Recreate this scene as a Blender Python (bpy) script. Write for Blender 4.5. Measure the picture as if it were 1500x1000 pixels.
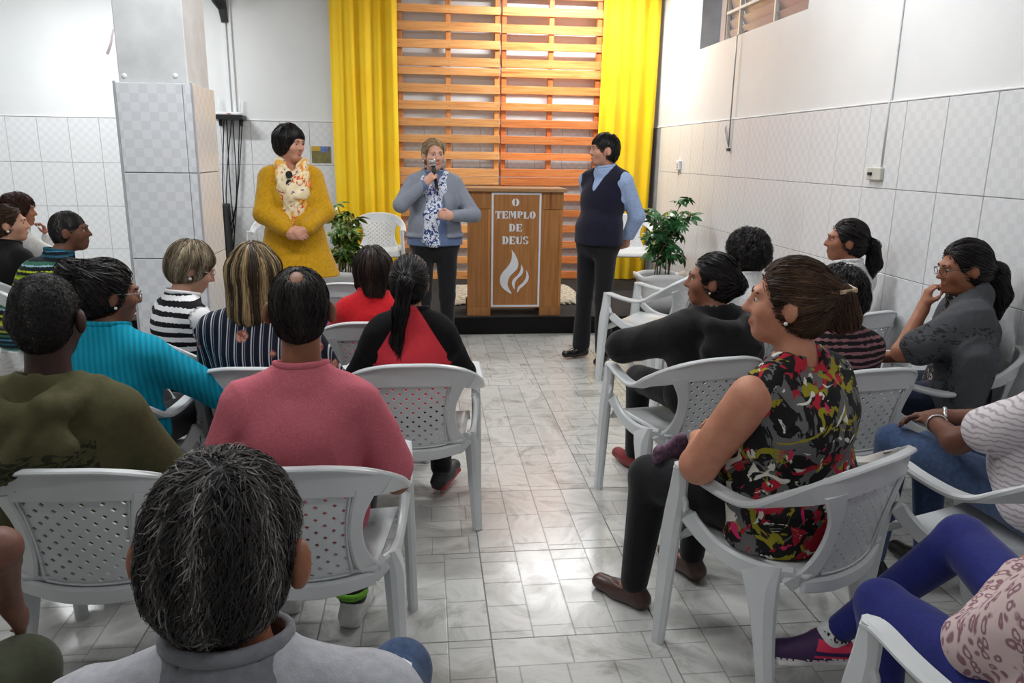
import bpy, bmesh, math, random
import numpy as np
from mathutils import Vector, Matrix, Euler
for o in list(bpy.data.objects): bpy.data.objects.remove(o)
SC = bpy.context.scene
COL = SC.collection
random.seed(7)
RNG = np.random.default_rng(11)
R_ = math.radians

# ---------------------------------------------------------------- camera, light, exposure
CAM_H = 1.6
FPX = 1122.78
CAMR = np.array([[0.994, 0.012, -0.110], [-0.110, 0.237, -0.965], [0.015, 0.971, 0.237]])
u_, s_, vt_ = np.linalg.svd(CAMR); CAMR = u_ @ vt_
cam = bpy.data.cameras.new('camera'); cam.sensor_width = 36.0; cam.lens = 36.0 * FPX / 1500.0
cam.clip_start = 0.05
camo = bpy.data.objects.new('camera', cam); COL.objects.link(camo)
camo.matrix_world = Matrix(((*CAMR[0], 0), (*CAMR[1], 0), (*CAMR[2], CAM_H), (0, 0, 0, 1)))
SC.camera = camo
world = bpy.data.worlds.new('world'); SC.world = world; world.use_nodes = True
world.node_tree.nodes['Background'].inputs[0].default_value = (0.8, 0.88, 1, 1)
world.node_tree.nodes['Background'].inputs[1].default_value = 0.9
SC.view_settings.view_transform = 'Standard'; SC.view_settings.look = 'None'
SC.view_settings.gamma = 1.0; SC.view_settings.use_curve_mapping = False
SC.view_settings.exposure = -0.08
# ceiling tube lamps of the hall: (x, y, length, watts)
LAMPS = [(1.55, 8.3, 1.2, 68), (-3.3, 7.6, 1.2, 74), (-0.75, 3.7, 1.2, 46), (1.4, 4.2, 1.2, 36), (-1.7, 1.6, 1.2, 20), (1.2, 0.2, 1.2, 13)]

def ray_px(x, y):
    v = CAMR @ np.array([x - 750.0, 500.0 - y, -FPX]); return v
def on_z(x, y, z):
    d = ray_px(x, y); t = (z - CAM_H) / d[2]; return Vector((t * d[0], t * d[1], z))
def on_y(x, y, Y):
    d = ray_px(x, y); t = Y / d[1]; return Vector((t * d[0], Y, CAM_H + t * d[2]))
def on_x(x, y, X):
    d = ray_px(x, y); t = X / d[0]; return Vector((X, t * d[1], CAM_H + t * d[2]))

# ---------------------------------------------------------------- materials
def srgb(r, g, b):
    f = lambda c: ((c / 255.0 + 0.055) / 1.055) ** 2.4 if c > 10 else c / 255.0 / 12.92
    return (f(r), f(g), f(b), 1.0)
MATS = {}
class NT:
    def __init__(s, name, rough=0.5, spec=0.5):
        s.m = bpy.data.materials.new(name); s.m.use_nodes = True
        s.t = s.m.node_tree; s.b = s.t.nodes['Principled BSDF']
        s.b.inputs['Roughness'].default_value = rough
        s.b.inputs['Specular IOR Level'].default_value = spec
    def n(s, typ, **kw):
        nd = s.t.nodes.new(typ)
        for k, v in kw.items():
            if isinstance(k, str) and hasattr(nd, k): setattr(nd, k, v)
        return nd
    def l(s, a, b): s.t.links.new(a, b)
    def coord(s, kind='Object'):
        if not hasattr(s, '_tc'): s._tc = s.n('ShaderNodeTexCoord')
        return s._tc.outputs[kind]
    def mapping(s, src, scale=(1, 1, 1), rot=(0, 0, 0), loc=(0, 0, 0)):
        m = s.n('ShaderNodeMapping'); m.inputs['Scale'].default_value = scale
        m.inputs['Rotation'].default_value = rot; m.inputs['Location'].default_value = loc
        s.l(src, m.inputs['Vector']); return m.outputs[0]
    def noise(s, scale, detail=2, vec=None, rough=0.5, dist=0.0):
        n = s.n('ShaderNodeTexNoise'); n.inputs['Scale'].default_value = scale
        n.inputs['Detail'].default_value = detail; n.inputs['Roughness'].default_value = rough
        n.inputs['Distortion'].default_value = dist
        s.l(vec if vec is not None else s.coord(), n.inputs['Vector']); return n.outputs['Fac']
    def ramp(s, fac, stops, const=False):
        r = s.n('ShaderNodeValToRGB'); e = r.color_ramp.elements
        if const: r.color_ramp.interpolation = 'CONSTANT'
        while len(e) < len(stops): e.new(0.5)
        for i, (p, c) in enumerate(stops): e[i].position = p; e[i].color = c
        s.l(fac, r.inputs['Fac']); return r.outputs['Color']
    def mix(s, fac, a, b, mode='MIX'):
        m = s.n('ShaderNodeMix'); m.data_type = 'RGBA'; m.blend_type = mode
        for key, v in ((0, fac), (6, a), (7, b)):
            if hasattr(v, 'is_output'): s.l(v, m.inputs[key])
            else: m.inputs[key].default_value = v
        return m.outputs[2]
    def math(s, op, a, b=0.0, c=0.0):
        m = s.n('ShaderNodeMath'); m.operation = op
        for i, v in enumerate((a, b, c)):
            if hasattr(v, 'is_output'): s.l(v, m.inputs[i])
            else: m.inputs[i].default_value = v
        return m.outputs[0]
    def xyz(s, vec=None):
        x = s.n('ShaderNodeSeparateXYZ'); s.l(vec if vec is not None else s.coord(), x.inputs[0]); return x.outputs
    def attr(s, name):
        a = s.n('ShaderNodeAttribute'); a.attribute_name = name; return a.outputs['Fac']
    def bump(s, h, strength=0.3, dist=0.01):
        b = s.n('ShaderNodeBump'); b.inputs['Strength'].default_value = strength
        b.inputs['Distance'].default_value = dist; s.l(h, b.inputs['Height'])
        s.l(b.outputs[0], s.b.inputs['Normal'])
    def col(s, c):
        if hasattr(c, 'is_output'): s.l(c, s.b.inputs['Base Color'])
        else: s.b.inputs['Base Color'].default_value = c
        return s

def plain(name, rgb, rough=0.5, spec=0.5, var=0.06, nscale=8, metal=0.0):
    if name in MATS: return MATS[name]
    t = NT(name, rough, spec); c = srgb(*rgb)
    d = tuple(x * (1 - 2 * var) for x in c[:3]) + (1,)
    u = tuple(min(1, x * (1 + var)) for x in c[:3]) + (1,)
    t.col(t.ramp(t.noise(nscale, 3), [(0.3, d), (0.7, u)]))
    t.b.inputs['Metallic'].default_value = metal
    MATS[name] = t.m; return t.m
def cloth(name, rgb, rough=0.85, weave=900, var=0.08, strength=0.25):
    if name in MATS: return MATS[name]
    t = NT(name, rough, 0.2); c = srgb(*rgb)
    d = tuple(x * (1 - 2 * var) for x in c[:3]) + (1,)
    u = tuple(min(1, x * (1 + var)) for x in c[:3]) + (1,)
    n = t.noise(60, 4); t.col(t.ramp(n, [(0.3, d), (0.7, u)]))
    t.bump(t.math('ADD', t.noise(14, 3), t.math('MULTIPLY', t.noise(weave * 0.4, 1), 0.15)), strength, 0.02)
    t.b.inputs['Sheen Weight'].default_value = 0.15
    MATS[name] = t.m; return t.m
def skin(rgb):
    name = 'skin_%d_%d_%d' % rgb
    if name in MATS: return MATS[name]
    t = NT(name, 0.5, 0.4); c = srgb(*rgb)
    d = (c[0] * 0.86, c[1] * 0.78, c[2] * 0.75, 1); u = (min(1, c[0] * 1.06), c[1] * 1.04, c[2] * 1.02, 1)
    lip = (c[0] * 0.74, c[1] * 0.42, c[2] * 0.42, 1)
    t.col(t.mix(t.ramp(t.attr('t1'), [(0.42, (0, 0, 0, 1)), (0.62, (1, 1, 1, 1))]), t.ramp(t.noise(22, 4), [(0.3, d), (0.7, u)]), lip))
    t.bump(t.noise(220, 2), 0.12, 0.003)
    MATS[name] = t.m; return t.m
def two_tone(name, a, b, c3=None, rough=0.88):
    t = NT(name, rough, 0.2); n = t.ramp(t.noise(70, 4), [(0.3, (0.8, 0.8, 0.8, 1)), (0.7, (1, 1, 1, 1))]); col = srgb(*a)
    for at, q in (('t1', b), ('t2', c3)):
        if q: col = t.mix(t.ramp(t.attr(at), [(0.47, (0, 0, 0, 1)), (0.53, (1, 1, 1, 1))]), col, srgb(*q))
    t.col(t.mix(1.0, col, n, 'MULTIPLY')); t.bump(t.math('ADD', t.noise(14, 3), t.math('MULTIPLY', t.noise(360, 1), 0.15)), 0.28, 0.02); t.b.inputs['Sheen Weight'].default_value = 0.15; return t.m
def hairmat(name, stops, rough=0.45):
    if name in MATS: return MATS[name]
    t = NT(name, rough + 0.08, 0.3)
    a = t.attr('rnd')
    t.col(t.ramp(a, [(p, srgb(*c)) for p, c in stops]))
    MATS[name] = t.m; return t.m

# ---------------------------------------------------------------- object helpers
def link(o, parent=None):
    COL.objects.link(o)
    if parent is not None: o.parent = parent
    return o
def tag(o, label=None, cat=None, group=None, kind=None):
    if label: o['label'] = label
    if cat: o['category'] = cat
    if group: o['group'] = group
    if kind: o['kind'] = kind
    return o
def empty(name, loc=(0, 0, 0), rz=0.0):
    o = bpy.data.objects.new(name, None); o.empty_display_size = 0.1; link(o)
    o.location = loc; o.rotation_euler = (0, 0, rz); return o
def shade(me, smooth):
    me.polygons.foreach_set('use_smooth', [smooth] * len(me.polygons))
def obj(name, me, mat=None, parent=None, loc=None, smooth=None):
    o = bpy.data.objects.new(name, me)
    if mat is not None and not me.materials:
        for m in (mat if isinstance(mat, (list, tuple)) else [mat]): me.materials.append(m)
    if smooth is not None: shade(me, smooth)
    link(o, parent)
    if loc is not None: o.location = loc
    return o
def copy_tree(o, parent=None):
    c = o.copy(); COL.objects.link(c); c.parent = parent
    for ch in list(o.children): copy_tree(ch, c)
    return c
def bm_mesh(bm, name='m'):
    me = bpy.data.meshes.new(name); bmesh.ops.recalc_face_normals(bm, faces=bm.faces); bm.to_mesh(me); bm.free(); return me
def add_box(bm, x0, x1, y0, y1, z0, z1, bev=0.0):
    b2 = bmesh.new()
    bmesh.ops.create_cube(b2, size=1.0)
    for v in b2.verts:
        v.co = Vector(((x0 + x1) / 2 + v.co.x * (x1 - x0), (y0 + y1) / 2 + v.co.y * (y1 - y0), (z0 + z1) / 2 + v.co.z * (z1 - z0)))
    if bev > 0: bmesh.ops.bevel(b2, geom=b2.edges[:], offset=bev, segments=1, affect='EDGES')
    me = bpy.data.meshes.new('t'); b2.to_mesh(me); b2.free(); bm.from_mesh(me); bpy.data.meshes.remove(me)
def box_mesh(x0, x1, y0, y1, z0, z1, bev=0.0):
    bm = bmesh.new(); add_box(bm, x0, x1, y0, y1, z0, z1, bev); return bm_mesh(bm)
def box(name, x0, x1, y0, y1, z0, z1, mat, parent=None, bev=0.0):
    return obj(name, box_mesh(x0, x1, y0, y1, z0, z1, bev), mat, parent)
def add_sweep(bm, pts, widths, thick, wdirs, closed_ends=True, nsec=None):
    """Sweep a rounded-rectangle band: pts centre line, wdirs width direction per node."""
    n = len(pts); rings = []
    for i in range(n):
        p = Vector(pts[i]); a = Vector(pts[max(0, i - 1)]); b = Vector(pts[min(n - 1, i + 1)])
        t = (b - a).normalized(); w = Vector(wdirs[i]); w = (w - t * w.dot(t)).normalized(); k = t.cross(w)
        hw = widths[i] / 2; ht = (thick[i] if hasattr(thick, '__len__') else thick) / 2; r = min(hw, ht) * 0.7
        sec = [(hw, ht - r), (hw - r, ht), (-hw + r, ht), (-hw, ht - r), (-hw, -ht + r), (-hw + r, -ht), (hw - r, -ht), (hw, -ht + r)]
        rings.append([bm.verts.new(p + w * s + k * q) for s, q in sec])
    for i in range(n - 1):
        A, B = rings[i], rings[i + 1]
        for j in range(8): bm.faces.new((A[j], A[(j + 1) % 8], B[(j + 1) % 8], B[j]))
    if closed_ends:
        bm.faces.new(rings[0]); bm.faces.new(rings[-1][::-1])
def add_tube(bm, pts, rad, seg=8):
    n = len(pts); rings = []
    up = Vector((0.13, 0.31, 0.94))
    for i in range(n):
        p = Vector(pts[i]); a = Vector(pts[max(0, i - 1)]); b = Vector(pts[min(n - 1, i + 1)])
        t = (b - a).normalized(); w = (up - t * up.dot(t)).normalized(); k = t.cross(w)
        r = rad[i] if hasattr(rad, '__len__') else rad
        rings.append([bm.verts.new(p + (w * math.cos(6.2832 * j / seg) + k * math.sin(6.2832 * j / seg)) * r) for j in range(seg)])
    for i in range(n - 1):
        A, B = rings[i], rings[i + 1]
        for j in range(seg): bm.faces.new((A[j], A[(j + 1) % seg], B[(j + 1) % seg], B[j]))
    bm.faces.new(rings[0]); bm.faces.new(rings[-1][::-1])
def tube(name, pts, rad, mat, parent=None, seg=8):
    bm = bmesh.new(); add_tube(bm, pts, rad, seg); return obj(name, bm_mesh(bm), mat, parent, smooth=True)
def add_prism(bm, poly, y0, y1):
    """Extrude an (x,z) polygon between y0 and y1."""
    a = [bm.verts.new((x, y0, z)) for x, z in poly]; b = [bm.verts.new((x, y1, z)) for x, z in poly]
    n = len(poly); bm.faces.new(a); bm.faces.new(b[::-1])
    for i in range(n): bm.faces.new((a[i], b[i], b[(i + 1) % n], a[(i + 1) % n]))
def spline(pts, n):
    """Catmull-Rom through control points (rows), n samples per span."""
    P = [np.array(p, float) for p in pts]; P = [2 * P[0] - P[1]] + P + [2 * P[-1] - P[-2]]; out = []
    for i in range(1, len(P) - 2):
        for j in range(n):
            t = j / n
            out.append(0.5 * (2 * P[i] + (P[i + 1] - P[i - 1]) * t + (2 * P[i - 1] - 5 * P[i] + 4 * P[i + 1] - P[i + 2]) * t * t + (3 * P[i] - P[i - 1] - 3 * P[i + 1] + P[i + 2]) * t ** 3))
    out.append(P[-2]); return np.array(out)
# ---------------------------------------------------------------- implicit surfaces
def nrm(v): v = np.asarray(v, float); return v / (np.linalg.norm(v) + 1e-9)
V = lambda *a: np.array(a, float)
class Sdf:
    BAND = 0.05
    def __init__(s, vox): s.v = vox; s.pr = []; s.disp = None
    def cap(s, a, b, ra, rb, k=0.02, side=None, f=1.0, tag=0, op='add', u0=0.0):
        s.pr.append(('cap', np.asarray(a, float), np.asarray(b, float), ra, rb, k, None if side is None else nrm(side), f, tag, op, u0)); return s
    def ell(s, c, r, R=None, k=0.02, tag=0, op='add', u0=0.0):
        s.pr.append(('ell', np.asarray(c, float), np.asarray(r, float), R, k, tag, op, u0)); return s
    def chain(s, pts, rads, **kw):
        for i in range(len(pts) - 1): s.cap(pts[i], pts[i + 1], rads[i], rads[i + 1], **kw)
        return s
    def half(s, c, n, k=0.005):     # keep the side the normal points away from
        s.pr.append(('half', np.asarray(c, float), nrm(n), k)); return s
    def build(s):
        lo = np.full(3, 1e9); hi = np.full(3, -1e9)
        for p in s.pr:
            if p[0] == 'cap' and p[9] == 'add':
                m = max(p[3], p[4]) * max(1, p[7]); lo = np.minimum(lo, np.minimum(p[1], p[2]) - m); hi = np.maximum(hi, np.maximum(p[1], p[2]) + m)
            elif p[0] == 'ell' and p[6] == 'add':
                m = max(p[2]); lo = np.minimum(lo, p[1] - m); hi = np.maximum(hi, p[1] + m)
        lo -= 0.03; hi += 0.03; s.lo = lo; n = np.ceil((hi - lo) / s.v).astype(int) + 1
        ax = [(lo[i] + s.v * np.arange(n[i])).astype(np.float32) for i in range(3)]
        D = np.full(n, s.BAND, np.float32); T = np.zeros(n, np.int8); U = np.zeros(n, np.float32)
        for p in s.pr:
            if p[0] == 'half':
                d = sum(p[2][i] * (ax[i].reshape([-1 if j == i else 1 for j in range(3)]) - p[1][i]) for i in range(3))
                k = p[3]; h = np.clip(k - np.abs(D - d), 0, None) / k; D = np.maximum(D, d) + h * h * k * 0.25; continue
            if p[0] == 'cap':
                m = max(p[3], p[4]) * max(1, p[7]) + s.BAND; b0 = np.minimum(p[1], p[2]) - m; b1 = np.maximum(p[1], p[2]) + m; k, tg, op, u0 = p[5], p[8], p[9], p[10]
            else:
                m = max(p[2]) + s.BAND; b0 = p[1] - m; b1 = p[1] + m; k, tg, op, u0 = p[4], p[5], p[6], p[7]
            i0 = np.clip(np.floor((b0 - lo) / s.v).astype(int), 0, n); i1 = np.clip(np.ceil((b1 - lo) / s.v).astype(int) + 1, 0, n)
            if np.any(i1 <= i0): continue
            sl = tuple(slice(i0[i], i1[i]) for i in range(3))
            X = ax[0][sl[0]][:, None, None]; Y = ax[1][sl[1]][None, :, None]; Z = ax[2][sl[2]][None, None, :]
            if p[0] == 'cap':
                a, b = p[1], p[2]; ab = b - a; L2 = float(ab @ ab) + 1e-9
                px, py, pz = X - a[0], Y - a[1], Z - a[2]
                t = np.clip((px * ab[0] + py * ab[1] + pz * ab[2]) / L2, 0, 1)
                qx, qy, qz = px - t * ab[0], py - t * ab[1], pz - t * ab[2]
                r = p[3] + (p[4] - p[3]) * t
                if p[6] is not None:
                    sd = p[6]; c = (qx * sd[0] + qy * sd[1] + qz * sd[2]) * (1 / p[7] - 1)
                    qx, qy, qz = qx + c * sd[0], qy + c * sd[1], qz + c * sd[2]
                d = np.sqrt(qx * qx + qy * qy + qz * qz) - r
                uu = (Z + 0 * t) if u0 is None else u0 + t * math.sqrt(L2)
            else:
                c, r, R = p[1], p[2], p[3]
                px, py, pz = X - c[0], Y - c[1], Z - c[2]
                if R is not None:
                    px, py, pz = (R[0, 0] * px + R[1, 0] * py + R[2, 0] * pz), (R[0, 1] * px + R[1, 1] * py + R[2, 1] * pz), (R[0, 2] * px + R[1, 2] * py + R[2, 2] * pz)
                k0 = np.sqrt((px / r[0]) ** 2 + (py / r[1]) ** 2 + (pz / r[2]) ** 2)
                k1 = np.sqrt((px / r[0] ** 2) ** 2 + (py / r[1] ** 2) ** 2 + (pz / r[2] ** 2) ** 2) + 1e-9
                d = np.where(k0 < 0.02, -min(r), k0 * (k0 - 1) / k1)
                uu = Z + 0 * d
            d = d.astype(np.float32); O = D[sl]
            if op == 'sub':
                d = -d; h = np.clip(k - np.abs(O - d), 0, None) / k; D[sl] = np.maximum(O, d) + h * h * k * 0.25
            else:
                h = np.clip(k - np.abs(O - d), 0, None) / k
                near = d < O; T[sl] = np.where(near, tg, T[sl]); U[sl] = np.where(near, uu, U[sl])
                D[sl] = np.minimum(O, d) - h * h * k * 0.25
        if s.disp is not None:
            idx = np.nonzero(np.abs(D) < 0.035)
            D[idx] += s.disp(ax[0][idx[0]], ax[1][idx[1]], ax[2][idx[2]]).astype(np.float32)
        D[0] = D[-1] = s.BAND; D[:, 0] = D[:, -1] = s.BAND; D[:, :, 0] = D[:, :, -1] = s.BAND
        s.D, s.T, s.U, s.n = D, T, U, n
        return s
    def sample(s, P):
        g = (P - s.lo) / s.v; g = np.clip(g, 0, s.n - 1.001); i = g.astype(int); f = g - i; r = 0
        for dx in (0, 1):
            for dy in (0, 1):
                for dz in (0, 1):
                    w = (f[:, 0] if dx else 1 - f[:, 0]) * (f[:, 1] if dy else 1 - f[:, 1]) * (f[:, 2] if dz else 1 - f[:, 2])
                    r = r + w * s.D[i[:, 0] + dx, i[:, 1] + dy, i[:, 2] + dz]
        return r
    def grad(s, P):
        e = s.v; g = np.stack([s.sample(P + np.eye(3)[i] * e) - s.sample(P - np.eye(3)[i] * e) for i in range(3)], 1)
        return g / (np.linalg.norm(g, axis=1, keepdims=True) + 1e-9)
    def net(s):
        if not hasattr(s, 'D'): s.build()
        D = s.D; S = D < 0
        c = np.zeros(np.array(D.shape) - 1, np.int8)
        for dx in (0, 1):
            for dy in (0, 1):
                for dz in (0, 1):
                    c += S[dx:D.shape[0] - 1 + dx, dy:D.shape[1] - 1 + dy, dz:D.shape[2] - 1 + dz]
        I, J, K = np.nonzero((c > 0) & (c < 8)); nv = len(I)
        vid = np.full(c.shape, -1, np.int32); vid[I, J, K] = np.arange(nv)
        acc = np.zeros((nv, 3)); cnt = np.zeros(nv)
        cor = [(a, b, d) for a in (0, 1) for b in (0, 1) for d in (0, 1)]
        for A in cor:
            for ax_ in range(3):
                if A[ax_] == 1: continue
                B = list(A); B[ax_] = 1
                da = D[I + A[0], J + A[1], K + A[2]]; db = D[I + B[0], J + B[1], K + B[2]]
                m = (da < 0) != (db < 0)
                t = np.where(m, da / np.where(m, da - db, 1), 0)
                for q in range(3): acc[:, q] += m * (A[q] + (t if q == ax_ else 0))
                cnt += m
        P = (np.stack([I, J, K], 1) + acc / cnt[:, None]) * s.v + s.lo
        faces = []
        for ax_ in range(3):
            sl0 = [slice(1, -1)] * 3; sl1 = [slice(1, -1)] * 3
            sl0[ax_] = slice(0, -1); sl1[ax_] = slice(1, None)
            a, b = S[tuple(sl0)], S[tuple(sl1)]
            for flip, msk in ((False, a & ~b), (True, ~a & b)):
                i, j, k = np.nonzero(msk); off = [1, 1, 1]; off[ax_] = 0
                i, j, k = i + off[0], j + off[1], k + off[2]
                o1, o2 = [(1, 2), (2, 0), (0, 1)][ax_]; e = np.eye(3, dtype=int); ix = np.stack([i, j, k], 1)
                q = [ix - e[o1] - e[o2], ix - e[o2], ix, ix - e[o1]]
                f = np.stack([vid[w[:, 0], w[:, 1], w[:, 2]] for w in q], 1)
                faces.append(f[:, ::-1] if flip else f)
        F = np.concatenate(faces); s.ci = (I, J, K)
        return P, F
    def attrs(s):
        I, J, K = s.ci; return s.T[I, J, K], s.U[I, J, K]
def raw_mesh(P, F, name='m', mats=None, mi=None, attr=None, smooth=True):
    me = bpy.data.meshes.new(name); P = np.asarray(P, np.float32); F = np.asarray(F, np.int32); k = F.shape[1]
    me.vertices.add(len(P)); me.vertices.foreach_set('co', P.ravel())
    me.loops.add(F.size); me.loops.foreach_set('vertex_index', F.ravel())
    me.polygons.add(len(F)); me.polygons.foreach_set('loop_start', np.arange(0, F.size, k, dtype=np.int32))
    me.polygons.foreach_set('use_smooth', np.full(len(F), smooth))
    if mats:
        for m in mats: me.materials.append(m)
    if mi is not None: me.polygons.foreach_set('material_index', np.asarray(mi, np.int32))
    for nm, arr in (attr or {}).items():
        a = me.attributes.new(nm, 'FLOAT', 'POINT'); a.data.foreach_set('value', np.asarray(arr, np.float32))
    me.update(calc_edges=True); return me
def sdf_obj(name, S, mats, parent, tags=False):
    P, F = S.net(); T, U = S.attrs()
    mats = mats if isinstance(mats, (list, tuple)) else [mats]
    mi = None; at = {'u': U}
    if tags:
        deg = np.bincount(F.ravel(), minlength=len(P)).astype(float) * 2
        for k in (1, 2):
            v = (T == k).astype(float)
            if not v.any(): continue
            for _ in range(4):
                acc = np.zeros(len(P))
                for a, b in ((0, 1), (1, 2), (2, 3), (3, 0)): acc += np.bincount(F[:, a], v[F[:, b]], len(P)) + np.bincount(F[:, b], v[F[:, a]], len(P))
                v = 0.4 * v + 0.6 * acc / np.maximum(deg, 1)
            at['t%d' % k] = v
        if len(set(m.name for m in mats)) > 1: mi = np.clip(T[F[:, 0]], 0, len(mats) - 1)
        else: mats = mats[:1]
    me = raw_mesh(P, F, name, mats, mi, at)
    return obj(name, me, None, parent)
def wrinkle(amp, freq=9.0, seed=0):
    r = np.random.default_rng(seed); W = [(r.normal(size=3) * freq * s, r.uniform(0, 6.28), a) for s, a in ((1, 1), (1.7, .7), (2.9, .45), (0.6, .9))]
    def f(x, y, z):
        q = 0
        wx = 0.03 * np.sin(7 * z + 5 * x + seed); wz = 0.03 * np.sin(9 * x + 6 * y + 2 * seed)
        for k, ph, a in W: q = q + a * np.sin(k[0] * (x + wx) + k[1] * y + k[2] * (z + wz) + ph)
        return amp * (np.abs(q) ** 0.8 - 0.9)
    return f
def strands(S, seeds, flow, length, seg, width, off, rnd, curl=0.0, cfreq=60.0, lift=0.0, jit=0.15):
    """Hair ribbons that run over the surface of S along flow(P)."""
    N = len(seeds); P = seeds.copy(); step = length / seg; step = step[:, None]; off = off * RNG.uniform(0.2, 2.0, N); tw = RNG.normal(0, 0.55, N)[:, None]
    G = S.grad(P); P = P + G * (off - S.sample(P))[:, None]
    pts = []; sides = []
    J = RNG.normal(size=(N, 3)) * jit; ph = RNG.uniform(0, 6.28, N)
    for i in range(seg + 1):
        G = S.grad(P); d = flow(P) + J; d = d - G * np.sum(d * G, 1, keepdims=True)
        d = d / (np.linalg.norm(d, axis=1, keepdims=True) + 1e-9)
        sd = np.cross(d, G); sr = sd * np.cos(tw) + G * np.sin(tw)
        w = curl * np.sin(cfreq * length * i / seg * 1.0 + ph)
        pts.append(P + sd * w[:, None] + G * (np.abs(curl) * 0.7 * np.cos(cfreq * length * i / seg + ph))[:, None]); sides.append(sr)
        P = P + d * step
        o = off + lift * (i + 1) / seg
        G = S.grad(P); P = P - G * np.clip(S.sample(P) - o, -0.02, 0.012)[:, None]
    n = seg + 1; Vv = np.zeros((N, n, 2, 3))
    for i in range(n):
        w = width * (1.0 - 0.75 * (i / seg) ** 2)
        Vv[:, i, 0] = pts[i] - sides[i] * w; Vv[:, i, 1] = pts[i] + sides[i] * w
    base = (np.arange(N) * n * 2)[:, None, None]
    q = np.array([[2 * i, 2 * i + 1, 2 * i + 3, 2 * i + 2] for i in range(seg)])[None]
    return Vv.reshape(-1, 3), (base + q).reshape(-1, 4), np.repeat(rnd, n * 2)
# ---------------------------------------------------------------- people
def rotm(yaw=0, pitch=0, roll=0):
    return np.array(Euler((R_(pitch), R_(roll), R_(yaw)), 'YXZ').to_matrix()) if False else \
        np.array(Matrix.Rotation(R_(yaw), 3, 'Z') @ Matrix.Rotation(R_(pitch), 3, 'X') @ Matrix.Rotation(R_(roll), 3, 'Y'))
def ik(S, T, l1, l2, pole):
    S, T = np.asarray(S, float), np.asarray(T, float); v = T - S; d = np.linalg.norm(v)
    if d > (l1 + l2) * 0.995: T = S + v / d * (l1 + l2) * 0.995; v = T - S; d = np.linalg.norm(v)
    a = (l1 * l1 - l2 * l2 + d * d) / (2 * d); h = math.sqrt(max(l1 * l1 - a * a, 0)); u = v / d
    p = np.asarray(pole, float); p = nrm(p - u * (p @ u)); return S + u * a + p * h, T
def hand_prims(S, w, d, n, th, curl=0.5, s=1.0, k=0.006):
    d = nrm(d); n = nrm(np.asarray(n) - d * (np.asarray(n) @ d)); t = nrm(np.cross(n, d)) * th
    S.cap(w - d * 0.02, w + d * 0.03 * s, 0.024 * s, 0.02 * s, k=0.02, side=t, f=1.3)
    S.cap(w + d * 0.03 * s, w + d * 0.078 * s, 0.0165 * s, 0.0155 * s, k=0.012, side=t, f=2.3)
    for o, ln, r in ((0.029, 0.070, 0.0088), (0.0105, 0.079, 0.009), (-0.009, 0.073, 0.0088), (-0.027, 0.056, 0.0078)):
        p = w + d * (0.086 - abs(o) * 0.25) * s + t * o * s; a = 0.15 + curl * 0.5; fr = (0.45, 0.31, 0.24)
        for i in range(3):
            dd = d * math.cos(a) + n * math.sin(a); q = p + dd * ln * fr[i] * s
            S.cap(p, q, (r - i * 0.0008) * s, (r - i * 0.0008 - 0.0006) * s, k=k); p = q; a += curl * 0.95
    p0 = w + d * 0.022 * s + t * 0.024 * s + n * 0.004; p1 = p0 + (d * 0.7 + t * 0.6 + n * 0.45 * (0.3 + curl)) * 0.042 * s
    p2 = p1 + (d * 0.9 + t * (0.25 - 0.5 * curl) + n * 0.5 * curl) * 0.032 * s
    S.cap(p0, p1, 0.0125 * s, 0.0105 * s, k=0.012); S.cap(p1, p2, 0.0102 * s, 0.0082 * s, k=0.006)
def icos(r, sub=2):
    bm = bmesh.new(); bmesh.ops.create_icosphere(bm, subdivisions=sub, radius=r); return bm
class Ctx: pass
LIP = {}
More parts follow.
